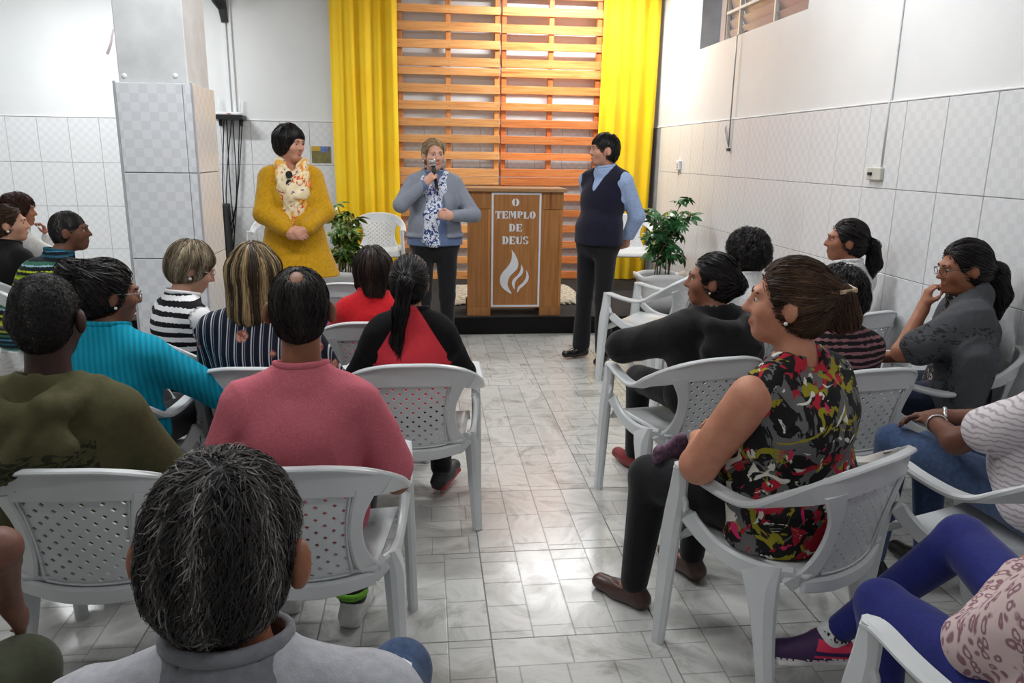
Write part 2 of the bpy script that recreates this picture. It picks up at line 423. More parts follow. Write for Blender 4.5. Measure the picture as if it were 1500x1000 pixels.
def person(loc, yaw, top, label, group=None, pose='sit', male=False, skin_rgb=(190, 140, 115), sc=1.0, width=1.0, depth=1.0, belly=0.0, bust=0.0,
           lean=0.0, twist=0.0, head=(0, 0, 0), head_fwd=0.03, arms=None, legs=None, shirt=None, pants=None, shoes=None, face=False, vox=0.009, hs=1.0, head_off=(0, 0, 0), sway=0.0, seat=0.43, slope=0.066, armw=1.0, hipw=None, ear=0.0, necklen=0.0):
    c = Ctx(); c.skin = skin(skin_rgb); c.vox = vox
    e = empty('person', loc, R_(yaw)); tag(e, label, 'person', group); c.e = e
    sit = pose == 'sit'
    sw = (0.172 if male else 0.152) * sc * width
    pel = V(0, -0.045, seat + 0.122) if sit else V(0, 0, top * 0.535)
    hc = V(sway, -0.05 + lean + head_fwd, top - 0.128 * hs - 0.012) + V(*head_off); c.hc = hc
    nb = V(sway * 0.85, -0.06 + lean, hc[2] - 0.162 * hs - necklen); c.nb = nb; c.pel = pel
    Rt = rotm(twist); rx = Rt @ V(1, 0, 0); fw = Rt @ V(0, 1, 0); c.rx, c.fw = rx, fw
    shl = {-1: nb - rx * sw - V(0, 0, slope), 1: nb + rx * sw - V(0, 0, slope)}; c.shl = shl
    ch = pel * 0.38 + nb * 0.62 + fw * (-0.005); wa = pel * 0.72 + nb * 0.28; c.ch, c.wa = ch, wa
    Rh = rotm(*head); c.Rh = Rh; c.hs = hs
    c.P = P = lambda x, y, z: hc + Rh @ (V(x, y, z) * hs)
    l1, l2 = 0.285 * sc, 0.25 * sc
    arms = arms or {}
    A = {}
    for sd in (-1, 1):
        d = arms.get(sd, {})
        tgt = V(*d['to']) if 'to' in d else (V(sd * 0.10, 0.24, pel[2] + 0.13) if sit else V(sd * 0.24, 0.04, pel[2] - 0.06))
        pole = d.get('pole', (sd * 0.8, -0.7, -0.5)); el, wr = ik(shl[sd], tgt, l1, l2, pole)
        A[sd] = (shl[sd], el, wr, d)
    c.A = A
    L = {}
    for sd in (-1, 1):
        d = (legs or {}).get(sd, {}); hip = pel + V(sd * 0.085 * width, 0.01, -0.015)
        if sit: kn = V(*d.get('knee', (sd * 0.13, 0.40, seat + 0.075))); an = V(*d.get('ankle', (sd * 0.12, 0.42, 0.085)))
        else: kn = V(*d.get('knee', (sd * 0.095, 0.03, top * 0.285))); an = V(*d.get('ankle', (sd * 0.10, -0.01, 0.09)))
        L[sd] = (hip, kn, an, d)
    c.L = L
    def torso(S, g, tg=0, yoke=0):
        wd = width; hw_ = hipw or width
        S.ell(pel + V(0, -0.01, 0.0), (0.168 * hw_ * sc + g, (0.118 * depth) * sc + g, 0.12 * sc + g), k=0.03, tag=tg)
        S.cap(pel + V(0, 0, 0.05), ch, 0.088 * depth * sc + g, 0.1 * depth * sc + g, k=0.05, side=rx, f=1.42 * wd / depth ** 0.5, tag=tg, u0=None)
        S.ell(ch, ((0.158 if male else 0.142) * wd * sc + g, 0.108 * depth * sc + g, 0.17 * sc), np.stack([rx, fw, V(0, 0, 1)], 1), k=0.05, tag=tg)
        S.cap(shl[-1] + rx * 0.02, shl[1] - rx * 0.02, 0.056 * sc + g, 0.056 * sc + g, k=0.05, tag=tg, u0=None)
        for sd in (-1, 1): S.cap(nb + V(0, -0.005, 0.035), shl[sd] * 0.75 + nb * 0.25 + V(0, -0.01, 0.012), 0.036 + g, 0.038 + g, k=0.04, tag=max(tg, yoke), u0=None)
        if yoke:
            for sd in (-1, 1): S.cap(nb + rx * sd * 0.05 - fw * 0.02 + V(0, 0, 0.012), shl[sd] - fw * 0.02, 0.055 + g, 0.06 + g, k=0.03, tag=yoke, u0=None)
        if belly: S.ell(wa + fw * 0.05 * depth, (0.15 * wd + g, 0.09 + belly + g, 0.14), k=0.06, tag=tg)
        if bust:
            for sd in (-1, 1): S.ell(ch + fw * 0.085 * depth + rx * sd * 0.068 * wd + V(0, 0, -0.015), (0.058 + g, 0.03 + bust + g, 0.06 + g), k=0.05, tag=tg)
    c.torso = torso
    # body
    S = Sdf(vox); torso(S, -0.014)
    S.cap(nb + V(0, 0, -0.02), P(0, -0.022, -0.045), 0.057 * hs * (1.05 if male else 0.92), 0.05 * hs, k=0.03)
    q = hs
    S.ell(P(0, -0.015, 0.028), (0.074 * q, 0.093 * q, 0.088 * q), Rh, k=0.01)
    S.ell(P(0, 0.028, -0.03), ((0.062 if male else 0.058) * q, 0.064 * q, 0.085 * q), Rh, k=0.03)
    S.ell(P(0, 0.058, -0.09), (0.028 * q, 0.024 * q, 0.02 * q), Rh, k=0.03)
    for sd in (-1, 1):
        S.ell(P(sd * 0.038, 0.06, -0.022), (0.024 * q, 0.024 * q, 0.026 * q), Rh, k=0.025)
        S.ell(P(sd * ((0.08 if male else 0.077) + ear), -0.010 - ear * 0.6, -0.008), ((0.011 + ear * 0.3) * q, (0.021 + ear * 0.2) * q, 0.034 * q), Rh @ rotm(sd * 28), k=0.008)
        S.ell(P(sd * ((0.092 if male else 0.089) + ear), 0.004, -0.006), (0.006 * q, 0.011 * q, 0.02 * q), Rh @ rotm(sd * 28), k=0.005, op='sub')
    S.cap(P(-0.035, 0.083, 0.024), P(0.035, 0.083, 0.024), 0.012 * q, 0.012 * q, k=0.02)
    for sd in (-1, 1): S.ell(P(sd * 0.032, 0.095, 0.006), (0.017 * q, 0.013 * q, 0.011 * q), Rh, k=0.012, op='sub')
    S.cap(P(0, 0.088, 0.014), P(0, 0.107, -0.024), 0.008 * q, 0.012 * q, k=0.01)
    for sd in (-1, 1): S.ell(P(sd * 0.012, 0.097, -0.028), (0.009 * q, 0.011 * q, 0.008 * q), Rh, k=0.006)
    S.ell(P(0, 0.089, -0.057), (0.023 * q, 0.008 * q, 0.006 * q), Rh, k=0.006, tag=1)
    S.ell(P(0, 0.087, -0.067), (0.019 * q, 0.009 * q, 0.006 * q), Rh, k=0.006, tag=1)
    for sd in (-1, 1):
        s0, el, wr, d = A[sd]; kk = (1.0 + 0.25 * (width - 1)) * armw
        S.cap(s0, el, 0.047 * sc * kk, 0.039 * sc * kk, k=0.02); S.cap(el, wr, 0.04 * sc * kk, 0.026 * sc, k=0.02)
        hd = d.get('dir', nrm(wr - el)); hn = d.get('palm', (-sd * 0.5, 0.1, -0.8))
        hand_prims(S, wr, hd, hn, d.get('thumb', -sd), d.get('curl', 0.45), s=(1.0 if male else 0.92) * sc)
        hip, kn, an, dl = L[sd]
        S.cap(hip, kn, 0.07, 0.052, k=0.03); S.cap(kn, an, 0.05, 0.036, k=0.02)
        S.cap(an, an + V(0, 0.06, -0.045), 0.035, 0.025, k=0.02)
    lipc = tuple(int(a * b) for a, b in zip(skin_rgb, (0.88, 0.68, 0.68)))
    c.body = sdf_obj('body', S, [c.skin], e, tags=True)
    # shirt
    if shirt:
        g = shirt.get('g', 0.012); S = Sdf(shirt.get('vox', vox + 0.001)); torso(S, g, 0, shirt.get('yoke', 0))
        hem = shirt.get('hem', pel[2] - (0.09 if not sit else 0.08))
        if not sit or shirt.get('skirt'):
            S.cap(pel + V(0, 0, 0.05), V(pel[0], pel[1], hem), 0.115 * depth + g, (0.12 * depth + g) * shirt.get('flare', 1.0), k=0.05, side=rx, f=1.42 * (hipw or width) / depth ** 0.5, u0=None)
        sl = shirt.get('sleeve', 'long'); r0 = shirt.get('r', 1.0)
        for sd in (-1, 1):
            s0, el, wr, d = A[sd]; kk = (1.0 + 0.25 * (width - 1)) * r0
            if sl == 'long':
                S.cap(s0, el, (0.052 + g) * kk, (0.043 + g) * kk, k=0.03, tag=1); wre = el + (wr - el) * shirt.get('cuff', 0.93)
                S.cap(el, wre, (0.044 + g) * kk, (0.03 + g) * kk, k=0.02, tag=1, u0=0.28)
            elif sl == 'short':
                eo = s0 + (el - s0) * shirt.get('len', 0.62); S.cap(s0, eo, (0.052 + g) * kk, (0.05 + g * 1.3) * kk, k=0.022, tag=1)
                S.half(eo, el - s0) if False else None
        if shirt.get('band', 1): S.cap(nb + V(0, 0.004, -0.01), nb + V(0, 0.012, 0.022), 0.088, 0.08, k=0.02, u0=None)
        for f_ in shirt.get('extra', []): f_(S, c)
        S.cap(nb + V(0, 0.012, 0.02), nb + V(0, 0.03, 0.14), shirt.get('neck', 0.066), shirt.get('neck', 0.066) + 0.03, k=0.006, op='sub')
        for f_ in shirt.get('post', []): f_(S, c)
        S.half((0, 0, hem if not sit else seat + 0.006), (0, 0, -1))
        wf_ = wrinkle(shirt.get('wr', 0.0022), shirt.get('wf', 9), int(abs(loc[0] * 31 + loc[1] * 17)))
        S.disp = lambda x, y, z: wf_(x, y, z) * np.clip((np.sqrt((x - nb[0]) ** 2 + (y - nb[1]) ** 2 + (z - nb[2]) ** 2) - 0.095) / 0.08, 0, 1)
        c.shirt = sdf_obj(shirt.get('name', 'shirt'), S, shirt['mat'], e, tags=True)
        if shirt.get('ring', shirt.get('band', 1)):
            rr = shirt.get('neck', 0.066) + 0.0095; th = np.linspace(0, 2 * math.pi, 33)[:-1]; zz = nb[2] + np.linspace(-0.06, 0.11, 60); ring_ = []
            for t in th:
                q_ = np.stack([np.full(60, nb[0] + rr * math.cos(t)), np.full(60, nb[1] + 0.013 + rr * math.sin(t)), zz], 1); ins = np.nonzero(S.sample(q_) < 0.002)[0]
                ring_.append(zz[ins[-1]] if len(ins) else nb[2] + 0.02)
            ring_ = np.array(ring_)
            for _ in range(6): ring_ = (np.roll(ring_, 1) + ring_ + np.roll(ring_, -1)) / 3
            pts = [V(nb[0] + rr * math.cos(t), nb[1] + 0.013 + rr * math.sin(t), z_ - 0.003) for t, z_ in zip(th, ring_)]
            bm = bmesh.new(); add_sweep(bm, pts + pts[:1], [0.022] * 33, 0.012, [(0.0, 0.0, 1.0)] * 33, False)
            nbm = obj('neckband', bm_mesh(bm), shirt.get('bandmat') or shirt['mat'][0], c.shirt, smooth=True)
    # trousers
    if pants:
        g = pants.get('g', 0.012); S = Sdf(vox + 0.002)
        S.ell(pel + V(0, -0.012, -0.01), (0.165 * (hipw or width) * sc + g, 0.115 * depth * sc + g, 0.105 * sc + g), k=0.02)
        if not sit: S.cap(pel + V(0, 0, 0.08), pel - V(0, 0, .02), 0.095 * depth + g * .6, 0.11 * depth + g, side=(1, 0, 0), f=1.4 * width, k=0.03)
        tr = pants.get('r', 1.0)
        for sd in (-1, 1):
            hip, kn, an, d = L[sd]
            S.cap(hip, kn, (0.082 * tr) * (0.6 + 0.4 * width) + g * .5, 0.06 * tr + g * .5, k=0.03)
            S.cap(kn, kn + (an - kn) * pants.get('len', 0.96), 0.058 * tr + g * .5, pants.get('cuff', 0.05), k=0.02, u0=0.4)
        S.disp = wrinkle(pants.get('wr', 0.002), 8, 5)
        c.pants = sdf_obj('trousers', S, pants['mat'], e)
    if shoes:
        for sd in (-1, 1):
            hip, kn, an, d = L[sd]; fy = R_(d.get('foot', -sd * 8)); f = nrm(V(-math.sin(fy), math.cos(fy), d.get('toe', 0.0)))
            S = Sdf(min(vox, 0.008)); b = an + V(0, 0, -0.045); r3 = nrm(np.cross(f, V(0, 0, 1))); upv = np.cross(r3, f)
            S.cap(b - f * 0.035, b + f * 0.15, 0.036, 0.03, k=0.02, side=r3, f=1.15)
            S.cap(an + V(0, 0, 0.0), b + f * 0.06, 0.04, 0.035, k=0.03)
            if shoes.get('sole'): S.cap(b - f * 0.04 - upv * 0.028, b + f * 0.155 - upv * 0.026, 0.013, 0.013, k=0.004, side=r3, f=3.0, tag=1)
            if shoes.get('low'): S.cap(an + V(0, 0, 0.03) + f * 0.03, an + V(0, 0, .03) + f * 0.08, 0.05, 0.045, op='sub', k=0.005)
            S.half(b - upv * 0.042, -upv)
            sdf_obj('shoe', S, shoes['mat'], e, tags=True)
    if face:
        ey = face if isinstance(face, dict) else {}
        for sd in (-1, 1):
            bm = icos(0.0125 * q); n0 = len(bm.faces)
            for f_ in bm.faces: f_.material_index = 0
            b2 = icos(0.0062 * q)
            for v in b2.verts: v.co += Vector((0, 0.0078 * q, 0))
            mt = bpy.data.meshes.new('t'); b2.to_mesh(mt); b2.free(); bm.from_mesh(mt)
            bm.faces.ensure_lookup_table()
            for f_ in list(bm.faces)[n0:]: f_.material_index = 1
            me = bm_mesh(bm, 'eye'); o = obj('eye', me, [plain('eye_white', (186, 178, 172), 0.25), plain('eye_dark', (38, 26, 20), 0.15)], c.body, smooth=True)
            o.location = P(sd * 0.031, 0.0745, 0.005); o.rotation_euler = Matrix(Rh).to_euler()
            tube('eyebrow', [P(sd * 0.013, 0.0955, 0.025), P(sd * 0.03, 0.093, 0.030), P(sd * 0.05, 0.078, 0.026)], [0.003 * q, 0.0035 * q, 0.002 * q], plain('brow_%s' % ey.get('brow', 'dark'), ey.get('rgb', (45, 32, 26)), 0.8), c.body, 6)
    return c
def earrings(c, mat, size=0.006):
    for sd in (-1, 1):
        o = obj('earring', bm_mesh(icos(size, 2)), mat, c.e, smooth=True); o.location = c.P(sd * 0.084, -0.0, -0.042)
def glasses(c, mat):
    bm = bmesh.new()
    for sd in (-1, 1):
        pts = [c.P(sd * 0.034 + 0.025 * math.cos(a), 0.106 - 0.008 * abs(math.cos(a)) * (1 if math.cos(a) * sd > 0 else 0), 0.002 + 0.017 * math.sin(a)) for a in np.linspace(0, 2 * math.pi, 17)]
        add_tube(bm, pts, 0.0016, 5)
        add_tube(bm, [c.P(sd * 0.059, 0.098, 0.008), c.P(sd * 0.076, 0.06, 0.01), c.P(sd * 0.081, -0.01, 0.008)], 0.0018, 5)
    add_tube(bm, [c.P(-0.009, 0.106, 0.004), c.P(0.009, 0.106, 0.004)], 0.0016, 5)
    obj('eyeglasses', bm_mesh(bm), mat, c.e, smooth=True)
def hair(c, mat, style='short', v=0.012, extras=(), nape=-0.085, cut=(0.088, -0.03, 0.072, 0.105), n=1800, ln=(0.03, 0.06), wd=0.0017, off=0.004, ears=True,
         tie=None, crown=(0, -0.045, 0.12), down=0.35, curl=0.0, cfreq=60.0, lift=0.0, jit=0.15, bald=None, seg=5, streak=30.0, vox=None, rb=(0.1, 0.9), part=None, earcut=1.0, rough=0.0, side_down=0.0):
    S = Sdf(vox or min(c.vox, 0.008)); P, Rh, q = c.P, c.Rh, c.hs
    S.ell(P(0, -0.017, 0.029), ((0.074 + v) * q, (0.092 + v) * q, (0.088 + v) * q), Rh, k=0.01)
    S.ell(P(0, -0.045, -0.02), ((0.064 + v) * q, (0.056 + v) * q, 0.075 * q), Rh, k=0.03)
    if side_down:
        for sd in (-1, 1): S.cap(P(sd * 0.062, -0.02, 0.03), P(sd * 0.07, -0.01, -side_down), (0.026 + v) * q, 0.022 * q, k=0.03, side=Rh @ V(0, 1, 0), f=1.6)
    S.ell(P(0, cut[0], cut[1]), (0.084 * q, cut[2] * q, cut[3] * q), Rh, k=0.012, op='sub')
    if ears:
        for sd in (-1, 1): S.ell(P(sd * 0.092, 0.004, -0.022), (0.032 * q * earcut, 0.03 * q * earcut, 0.044 * q * earcut), Rh, k=0.01, op='sub')
    if nape is not None: S.half(P(0, 0, nape), Rh @ V(0, 0.35, -1))
    for ex in extras: S.cap(P(*ex[0]), P(*ex[1]), ex[2] * q, ex[3] * q, k=ex[4] if len(ex) > 4 else 0.025)
    if bald: S.ell(P(*bald[0]), np.array(bald[1]) * q, Rh, k=0.02, op='sub')
    S.disp = wrinkle(rough or 0.0012, 30, 3)
    Pv, F = S.net()
    upw = Rh @ V(0, 0, 1); cr = P(*crown)
    if tie is not None:
        tp = P(*tie); flow = lambda X: (lambda d: np.where(np.linalg.norm(d, axis=1, keepdims=True) > 0.035, d / (np.linalg.norm(d, axis=1, keepdims=True) + 1e-9), V(0, 0, -1)))(tp - X)
    elif style == 'long': flow = lambda X: np.stack([0 * X[:, 0], 0 * X[:, 0], -np.ones(len(X))], 1) + 0.35 * nrm_rows(X - cr) * (X[:, 2:3] > c.hc[2])
    else: flow = lambda X: nrm_rows(X - cr) - upw * down
    n = int(n * 1.5); sd_ = Pv[RNG.integers(0, len(Pv), n)] + RNG.normal(size=(n, 3)) * 0.004
    loc = (sd_ - c.hc) @ Rh
    an_ = np.arctan2(loc[:, 0], -loc[:, 1] - 0.02); sn = 0.5 + 0.5 * np.sin(an_ * streak * 0.22 + 1.3 * np.sin(an_ * streak * 0.083 + 1) + loc[:, 2] * 4)
    rnd = np.clip(rb[0] + (rb[1] - rb[0]) * (0.55 * sn + 0.45 * RNG.uniform(0, 1, n)), 0, 1)
    Ps, Fs, rs = strands(S, sd_, flow, RNG.uniform(*ln, n), seg, wd, off, rnd, curl, cfreq, lift, jit)
    bx = (Pv - c.hc) @ Rh
    rbse = np.full(len(bx), rb[0] + 0.12 * (rb[1] - rb[0]))
    me = raw_mesh(np.concatenate([Pv, Ps]), np.concatenate([F, Fs + len(Pv)]), 'hair', [mat], None, {'rnd': np.concatenate([rbse, rs])})
    return obj('hair', me, None, c.e)
def nrm_rows(X): return X / (np.linalg.norm(X, axis=1, keepdims=True) + 1e-9)
# ---------------------------------------------------------------- setting
WX, BY, LX, FY, CZ = 2.67, 9.1, -5.2, -2.6, 3.7      # right wall, back wall, left wall, rear wall, ceiling
STZ, STY = 0.16, 6.8                                  # stage height and front edge
def wall_paint():
    t = NT('white_wall_paint', 0.42, 0.4)
    t.col(t.ramp(t.noise(1.4, 4), [(0.3, srgb(226, 229, 230)), (0.7, srgb(236, 238, 238))]))
    t.bump(t.noise(55, 3), 0.06, 0.01); return t.m
def tile_mat(name, c0, c1, cell):
    t = NT(name, 0.22, 0.5)
    ck = t.n('ShaderNodeTexChecker'); ck.inputs['Scale'].default_value = 1.0 / cell
    nz = t.n('ShaderNodeTexNoise'); nz.inputs['Scale'].default_value = 70; t.l(t.coord(), nz.inputs['Vector'])
    mp = t.mapping(t.coord(), (1, 0, 1), (0, 0, 0), (0.007, 0.5 * cell, 0.011)); t.l(mp, ck.inputs['Vector'])
    sp = t.noise(420, 2); ck.inputs['Color1'].default_value = (1, 1, 1, 1); ck.inputs['Color2'].default_value = (0, 0, 0, 1)
    f = t.math('MULTIPLY', ck.outputs['Fac'], t.math('ADD', t.math('MULTIPLY', sp, 0.8), 0.35))
    t.col(t.mix(f, srgb(*c0), srgb(*c1))); return t.m
M_wall = wall_paint()
M_tile = tile_mat('white_checked_glazed_tile', (231, 233, 235), (222, 224, 227), 0.0475)
M_grout = plain('grey_grout', (150, 150, 152), 0.9)
M_ceil = plain('ceiling_white', (235, 235, 232), 0.7)
M_white = plain('white_plastic', (236, 238, 240), 0.32, 0.5, 0.02)
M_black = plain('black_plastic', (22, 22, 24), 0.45)
def structure(o): o['kind'] = 'structure'; return o

def floor_tile_mat():
    t = NT('stone_look_floor_tile', 0.2, 0.5); mp = t.mapping(t.coord(), (1, 1, 1), (0, 0, 0), (0.2925, 0.2925, 0))
    br = t.n('ShaderNodeTexBrick'); t.l(mp, br.inputs['Vector']); br.offset = 0.5; br.offset_frequency = 2; br.squash = 0.6; br.squash_frequency = 2
    br.inputs['Scale'].default_value = 1.0; br.inputs['Brick Width'].default_value = 0.26; br.inputs['Row Height'].default_value = 0.1462
    br.inputs['Mortar Size'].default_value = 0.0035; br.inputs['Mortar Smooth'].default_value = 0.6; br.inputs['Bias'].default_value = 0.0
    br.inputs['Color1'].default_value = srgb(206, 206, 203); br.inputs['Color2'].default_value = srgb(193, 193, 190); br.inputs['Mortar'].default_value = srgb(163, 162, 159)
    inf = t.n('ShaderNodeObjectInfo'); v = t.n('ShaderNodeVectorMath'); v.operation = 'ADD'
    t.l(t.coord(), v.inputs[0]); t.l(inf.outputs['Location'], v.inputs[1])
    vein = t.ramp(t.noise(3.2, 6, v.outputs[0], 0.65, 1.6), [(0.32, srgb(205, 203, 199)), (0.5, (1, 1, 1, 1)), (0.72, srgb(226, 225, 222))])
    t.col(t.mix(1.0, br.outputs['Color'], vein, 'MULTIPLY'))
    t.bump(t.math('MULTIPLY', br.outputs['Fac'], -1.0), 0.25, 0.003)
    rr = t.ramp(t.noise(9, 3, v.outputs[0]), [(0.3, (0.17, 0.17, 0.17, 1)), (0.7, (0.27, 0.27, 0.27, 1))]); t.l(rr, t.b.inputs['Roughness']); return t.m
fl = structure(box('floor', LX, WX + 0.02, FY, BY, -0.1, -0.004, M_grout))
FT = 0.585; M_ft = floor_tile_mat(); ftm = box_mesh(-FT / 2 + 0.0016, FT / 2 - 0.0016, -FT / 2 + 0.0016, FT / 2 - 0.0016, -0.012, 0.0, 0.0012)
ftm.materials.append(M_ft)
for i in range(-8, 5):
    for j in range(-5, 12):
        x, y = 0.205 + FT * (i + 0.5), 2.28 + FT * (j + 0.5)
        if x - FT / 2 < LX or x + FT / 2 > WX + .3 or (y > 7.0 and x > -2.4) or y > BY: continue
        o = obj('floor_tile', ftm, None, fl, (x, y, 0)); o.rotation_euler.z = random.choice([0, 1, 2, 3]) * math.pi / 2
structure(box('ceiling', LX, WX + 0.3, FY, BY, CZ, CZ + 0.1, M_ceil))
wb = structure(box('wall_back', LX, WX + 0.3, BY, BY + 0.12, 0, CZ, M_wall))
structure(box('wall_left', LX - 0.12, LX, FY, BY, 0, CZ, M_wall))
structure(box('wall_rear', LX, WX + 0.3, FY - 0.12, FY, 0, CZ, M_wall))
# right wall with the window opening
WY0, WY1, WZ0, WZ1 = 5.50, 7.70, 2.62, 3.40
bm = bmesh.new()
for a in ((FY, BY, 0, WZ0), (FY, BY, WZ1, CZ), (FY, WY0, WZ0, WZ1), (WY1, BY, WZ0, WZ1)): add_box(bm, WX + 0.008, WX + 0.3, a[0], a[1], a[2], a[3])
wr = structure(obj('wall_right', bm_mesh(bm), M_wall))
# wall tiles, one object per tile
def tile_obj(w, h, mat):
    me = box_mesh(-w / 2, w / 2, -0.006, 0.006, -h / 2, h / 2, 0.0015); me.materials.append(mat); return me
tops = [1.92, 1.437, 0.952, 0.467, 0.0]
me_r = [tile_obj(0.354 - 0.004, tops[i] - tops[i + 1] - 0.004, M_tile) for i in range(4)]
gr = box('tile_grout', WX + 0.001, WX + 0.009, 1.0, BY, 0, 1.922, M_grout, wr)
k = -5
while True:
    y0 = 3.472 + 0.354 * k; k += 1
    if y0 + 0.36 > BY: break
    for i in range(4):
        o = obj('tile', me_r[i], None, wr, (WX + 0.002, y0 + 0.177, (tops[i] + tops[i + 1]) / 2)); o.rotation_euler.z = math.pi / 2
tb = [1.918, 1.446, 0.973, 0.50, 0.03]
me_b = [tile_obj(0.319 - 0.004, tb[i] - tb[i + 1] - 0.004, M_tile) for i in range(4)]
box('tile_grout', LX, WX, BY - 0.004, BY + 0.004, 0, 1.92, M_grout, wb)
xb = on_y(53, 171, BY).x
for k in range(-2, 22):
    x0 = xb + 0.319 * k
    if x0 + 0.319 > WX: break
    for i in range(4): obj('tile', me_b[i], None, wb, (x0 + 0.1595, BY - 0.004, (tb[i] + tb[i + 1]) / 2))
M_trim = plain('white_cement_trim', (240, 240, 240), 0.6)
structure(box('trim_1', WX - 0.006, WX + 0.009, 1.0, BY, 1.921, 1.931, M_trim, None, 0.003))
structure(box('trim_2', LX, WX - 0.01, BY - 0.014, BY + 0.001, 1.92, 1.93, M_trim, None, 0.003))
# pillar
PX0, PX1, PY0, PY1 = -1.665, -1.262, 4.56, 5.03
pil = structure(empty('pillar', ((PX0 + PX1) / 2, (PY0 + PY1) / 2, 0))); pc = ((PX0 + PX1) / 2, (PY0 + PY1) / 2)
M_pil = plain('pillar_paint', (212, 214, 215), 0.5)
hx, hy = (PX1 - PX0) / 2, (PY1 - PY0) / 2
box('shaft', -hx + 0.022, hx - 0.022, -hy + 0.02, hy - 0.02, 0, CZ, M_pil, pil, 0.004)
box('tile_backing', -hx + 0.008, hx - 0.008, -hy + 0.008, hy - 0.008, 0, 1.945, M_grout, pil)
pt = [1.95, 1.472, 0.992, 0.512, 0.03]; M_ptile = tile_mat('grey_checked_glazed_tile', (228, 230, 234), (214, 217, 222), 0.0485)  # pillar front and rear tiles, with the shade tinted into their grey
M_ptile_lit = tile_mat('cream_checked_glazed_tile', (234, 230, 226), (226, 220, 216), 0.0485)  # same tile on the pillar sides, warm light tinted into the colour
for i in range(4):
    zc, hh = (pt[i] + pt[i + 1]) / 2, pt[i] - pt[i + 1] - 0.005
    wA = 0.348; a = tile_obj(wA - 0.003, hh, M_ptile); b = tile_obj(2 * hx - wA - 0.012, hh, M_ptile); c_ = tile_obj(2 * hy - 0.02, hh, M_ptile_lit)
    for sy, rz in ((-1, 0), (1, math.pi)):
        o = obj('tile', a, None, pil, (-hx + 0.006 + wA / 2, sy * (hy - 0.004), zc)); o.rotation_euler.z = rz
        o = obj('tile', b, None, pil, (hx - 0.004 - (2 * hx - wA - 0.012) / 2, sy * (hy - 0.004), zc)); o.rotation_euler.z = rz
    for sx in (-1, 1):
        o = obj('tile', c_, None, pil, (sx * (hx - 0.004), 0, zc)); o.rotation_euler.z = sx * math.pi / 2
M_edge = plain('grey_corner_strip', (176, 178, 182), 0.4)
for sx in (-1, 1): box('corner_strip', sx * hx - 0.006, sx * hx + 0.006, -hy - 0.003, -hy + 0.009, 0.0, 1.955, M_edge, pil, 0.002)
for px in (182, 257):
    p = on_y(px, 111, PY0 + 0.02); o = obj('plaster_blob', bm_mesh(icos(0.014, 2)), M_trim, pil, (p.x - pc[0], p.y - pc[1] - 0.0, p.z), True); o.scale = (1, 0.5, 1)
p = on_y(163, 45, PY0)
rb = empty('paper_ribbon', (PX0 + 0.02, PY0 + 0.02, p.z)); tag(rb, 'small torn pale paper ribbon stuck to the edge of the pillar', 'ribbon')
bm = bmesh.new(); add_sweep(bm, spline([(0, 0, 0.01), (-0.006, -0.015, -0.03), (-0.014, -0.022, -0.07), (-0.034, -0.03, -0.12)], 4), np.linspace(0.012, 0.024, 13), 0.002, [(0.3, 1, 0.2 * math.sin(i * 0.4)) for i in range(13)])
obj('strip', bm_mesh(bm), plain('faded_pink_paper', (205, 190, 192), 0.8), rb)
# stage
M_carpet = cloth('black_stage_carpet', (20, 18, 18), 0.95)
st = structure(box('floor_stage', -2.6, WX, STY, BY - 0.01, 0.0, STZ, M_carpet, None, 0.006))
def rug_mat():
    t = NT('cream_shag', 0.95, 0.1); t.col(t.ramp(t.noise(26, 4), [(0.35, srgb(172, 160, 140)), (0.65, srgb(226, 219, 203))])); t.bump(t.noise(60, 3), 0.9, 0.03); return t.m
S = Sdf(0.02); S.cap(V(0.24, 7.86, 0.165), V(1.50, 7.86, 0.165), 0.07, 0.07, side=(0, 1, 0), f=7.5); S.half((0, 0, STZ + 0.002), (0, 0, -1)); S.disp = wrinkle(0.007, 30, 2)
tag(sdf_obj('rug', S, rug_mat(), None), 'cream shaggy rug lying on the black stage behind the lectern', 'rug')
# pallets
def wood(name, c0, c1, c2, axis='X', rough=0.45):
    t = NT(name, rough, 0.4); inf = t.n('ShaderNodeObjectInfo'); v = t.n('ShaderNodeVectorMath'); v.operation = 'ADD'
    sc = {'X': (1.2, 14, 22), 'Z': (18, 18, 1.2)}[axis]
    t.l(t.mapping(t.coord(), sc), v.inputs[0])
    m2 = t.n('ShaderNodeVectorMath'); m2.operation = 'SCALE'; t.l(inf.outputs['Random'], m2.inputs['Scale']); m2.inputs[0].default_value = (37, 91, 53); t.l(m2.outputs[0], v.inputs[1])
    base = t.ramp(t.noise(2.2, 5, v.outputs[0], 0.6, 0.6), [(0.25, srgb(*c0)), (0.5, srgb(*c1)), (0.75, srgb(*c2))])
    vo = t.n('ShaderNodeTexVoronoi'); vo.inputs['Scale'].default_value = 0.55; t.l(v.outputs[0], vo.inputs['Vector'])
    kn = t.ramp(vo.outputs['Distance'], [(0.0, (0.35, 0.2, 0.12, 1)), (0.10, (0.55, 0.38, 0.25, 1)), (0.2, (1, 1, 1, 1))])
    h = t.n('ShaderNodeHueSaturation'); t.l(t.mix(1.0, base, kn, 'MULTIPLY'), h.inputs['Color'])
    t.l(t.math('ADD', t.math('MULTIPLY', inf.outputs['Random'], 0.35), 0.84), h.inputs['Value'])
    t.col(h.outputs[0]); t.bump(t.noise(4, 4, v.outputs[0]), 0.2, 0.004); return t.m
M_pl = wood('honey_pallet_wood', (212, 136, 74), (236, 168, 102), (244, 192, 132))
M_pr = wood('orange_pallet_wood', (204, 108, 52), (232, 138, 74), (240, 164, 102))
M_strL = wood('honey_stringer', (190, 110, 50), (214, 138, 74), (226, 160, 96), 'Z'); M_strR = wood('orange_stringer', (180, 88, 38), (206, 112, 54), (222, 138, 76), 'Z')
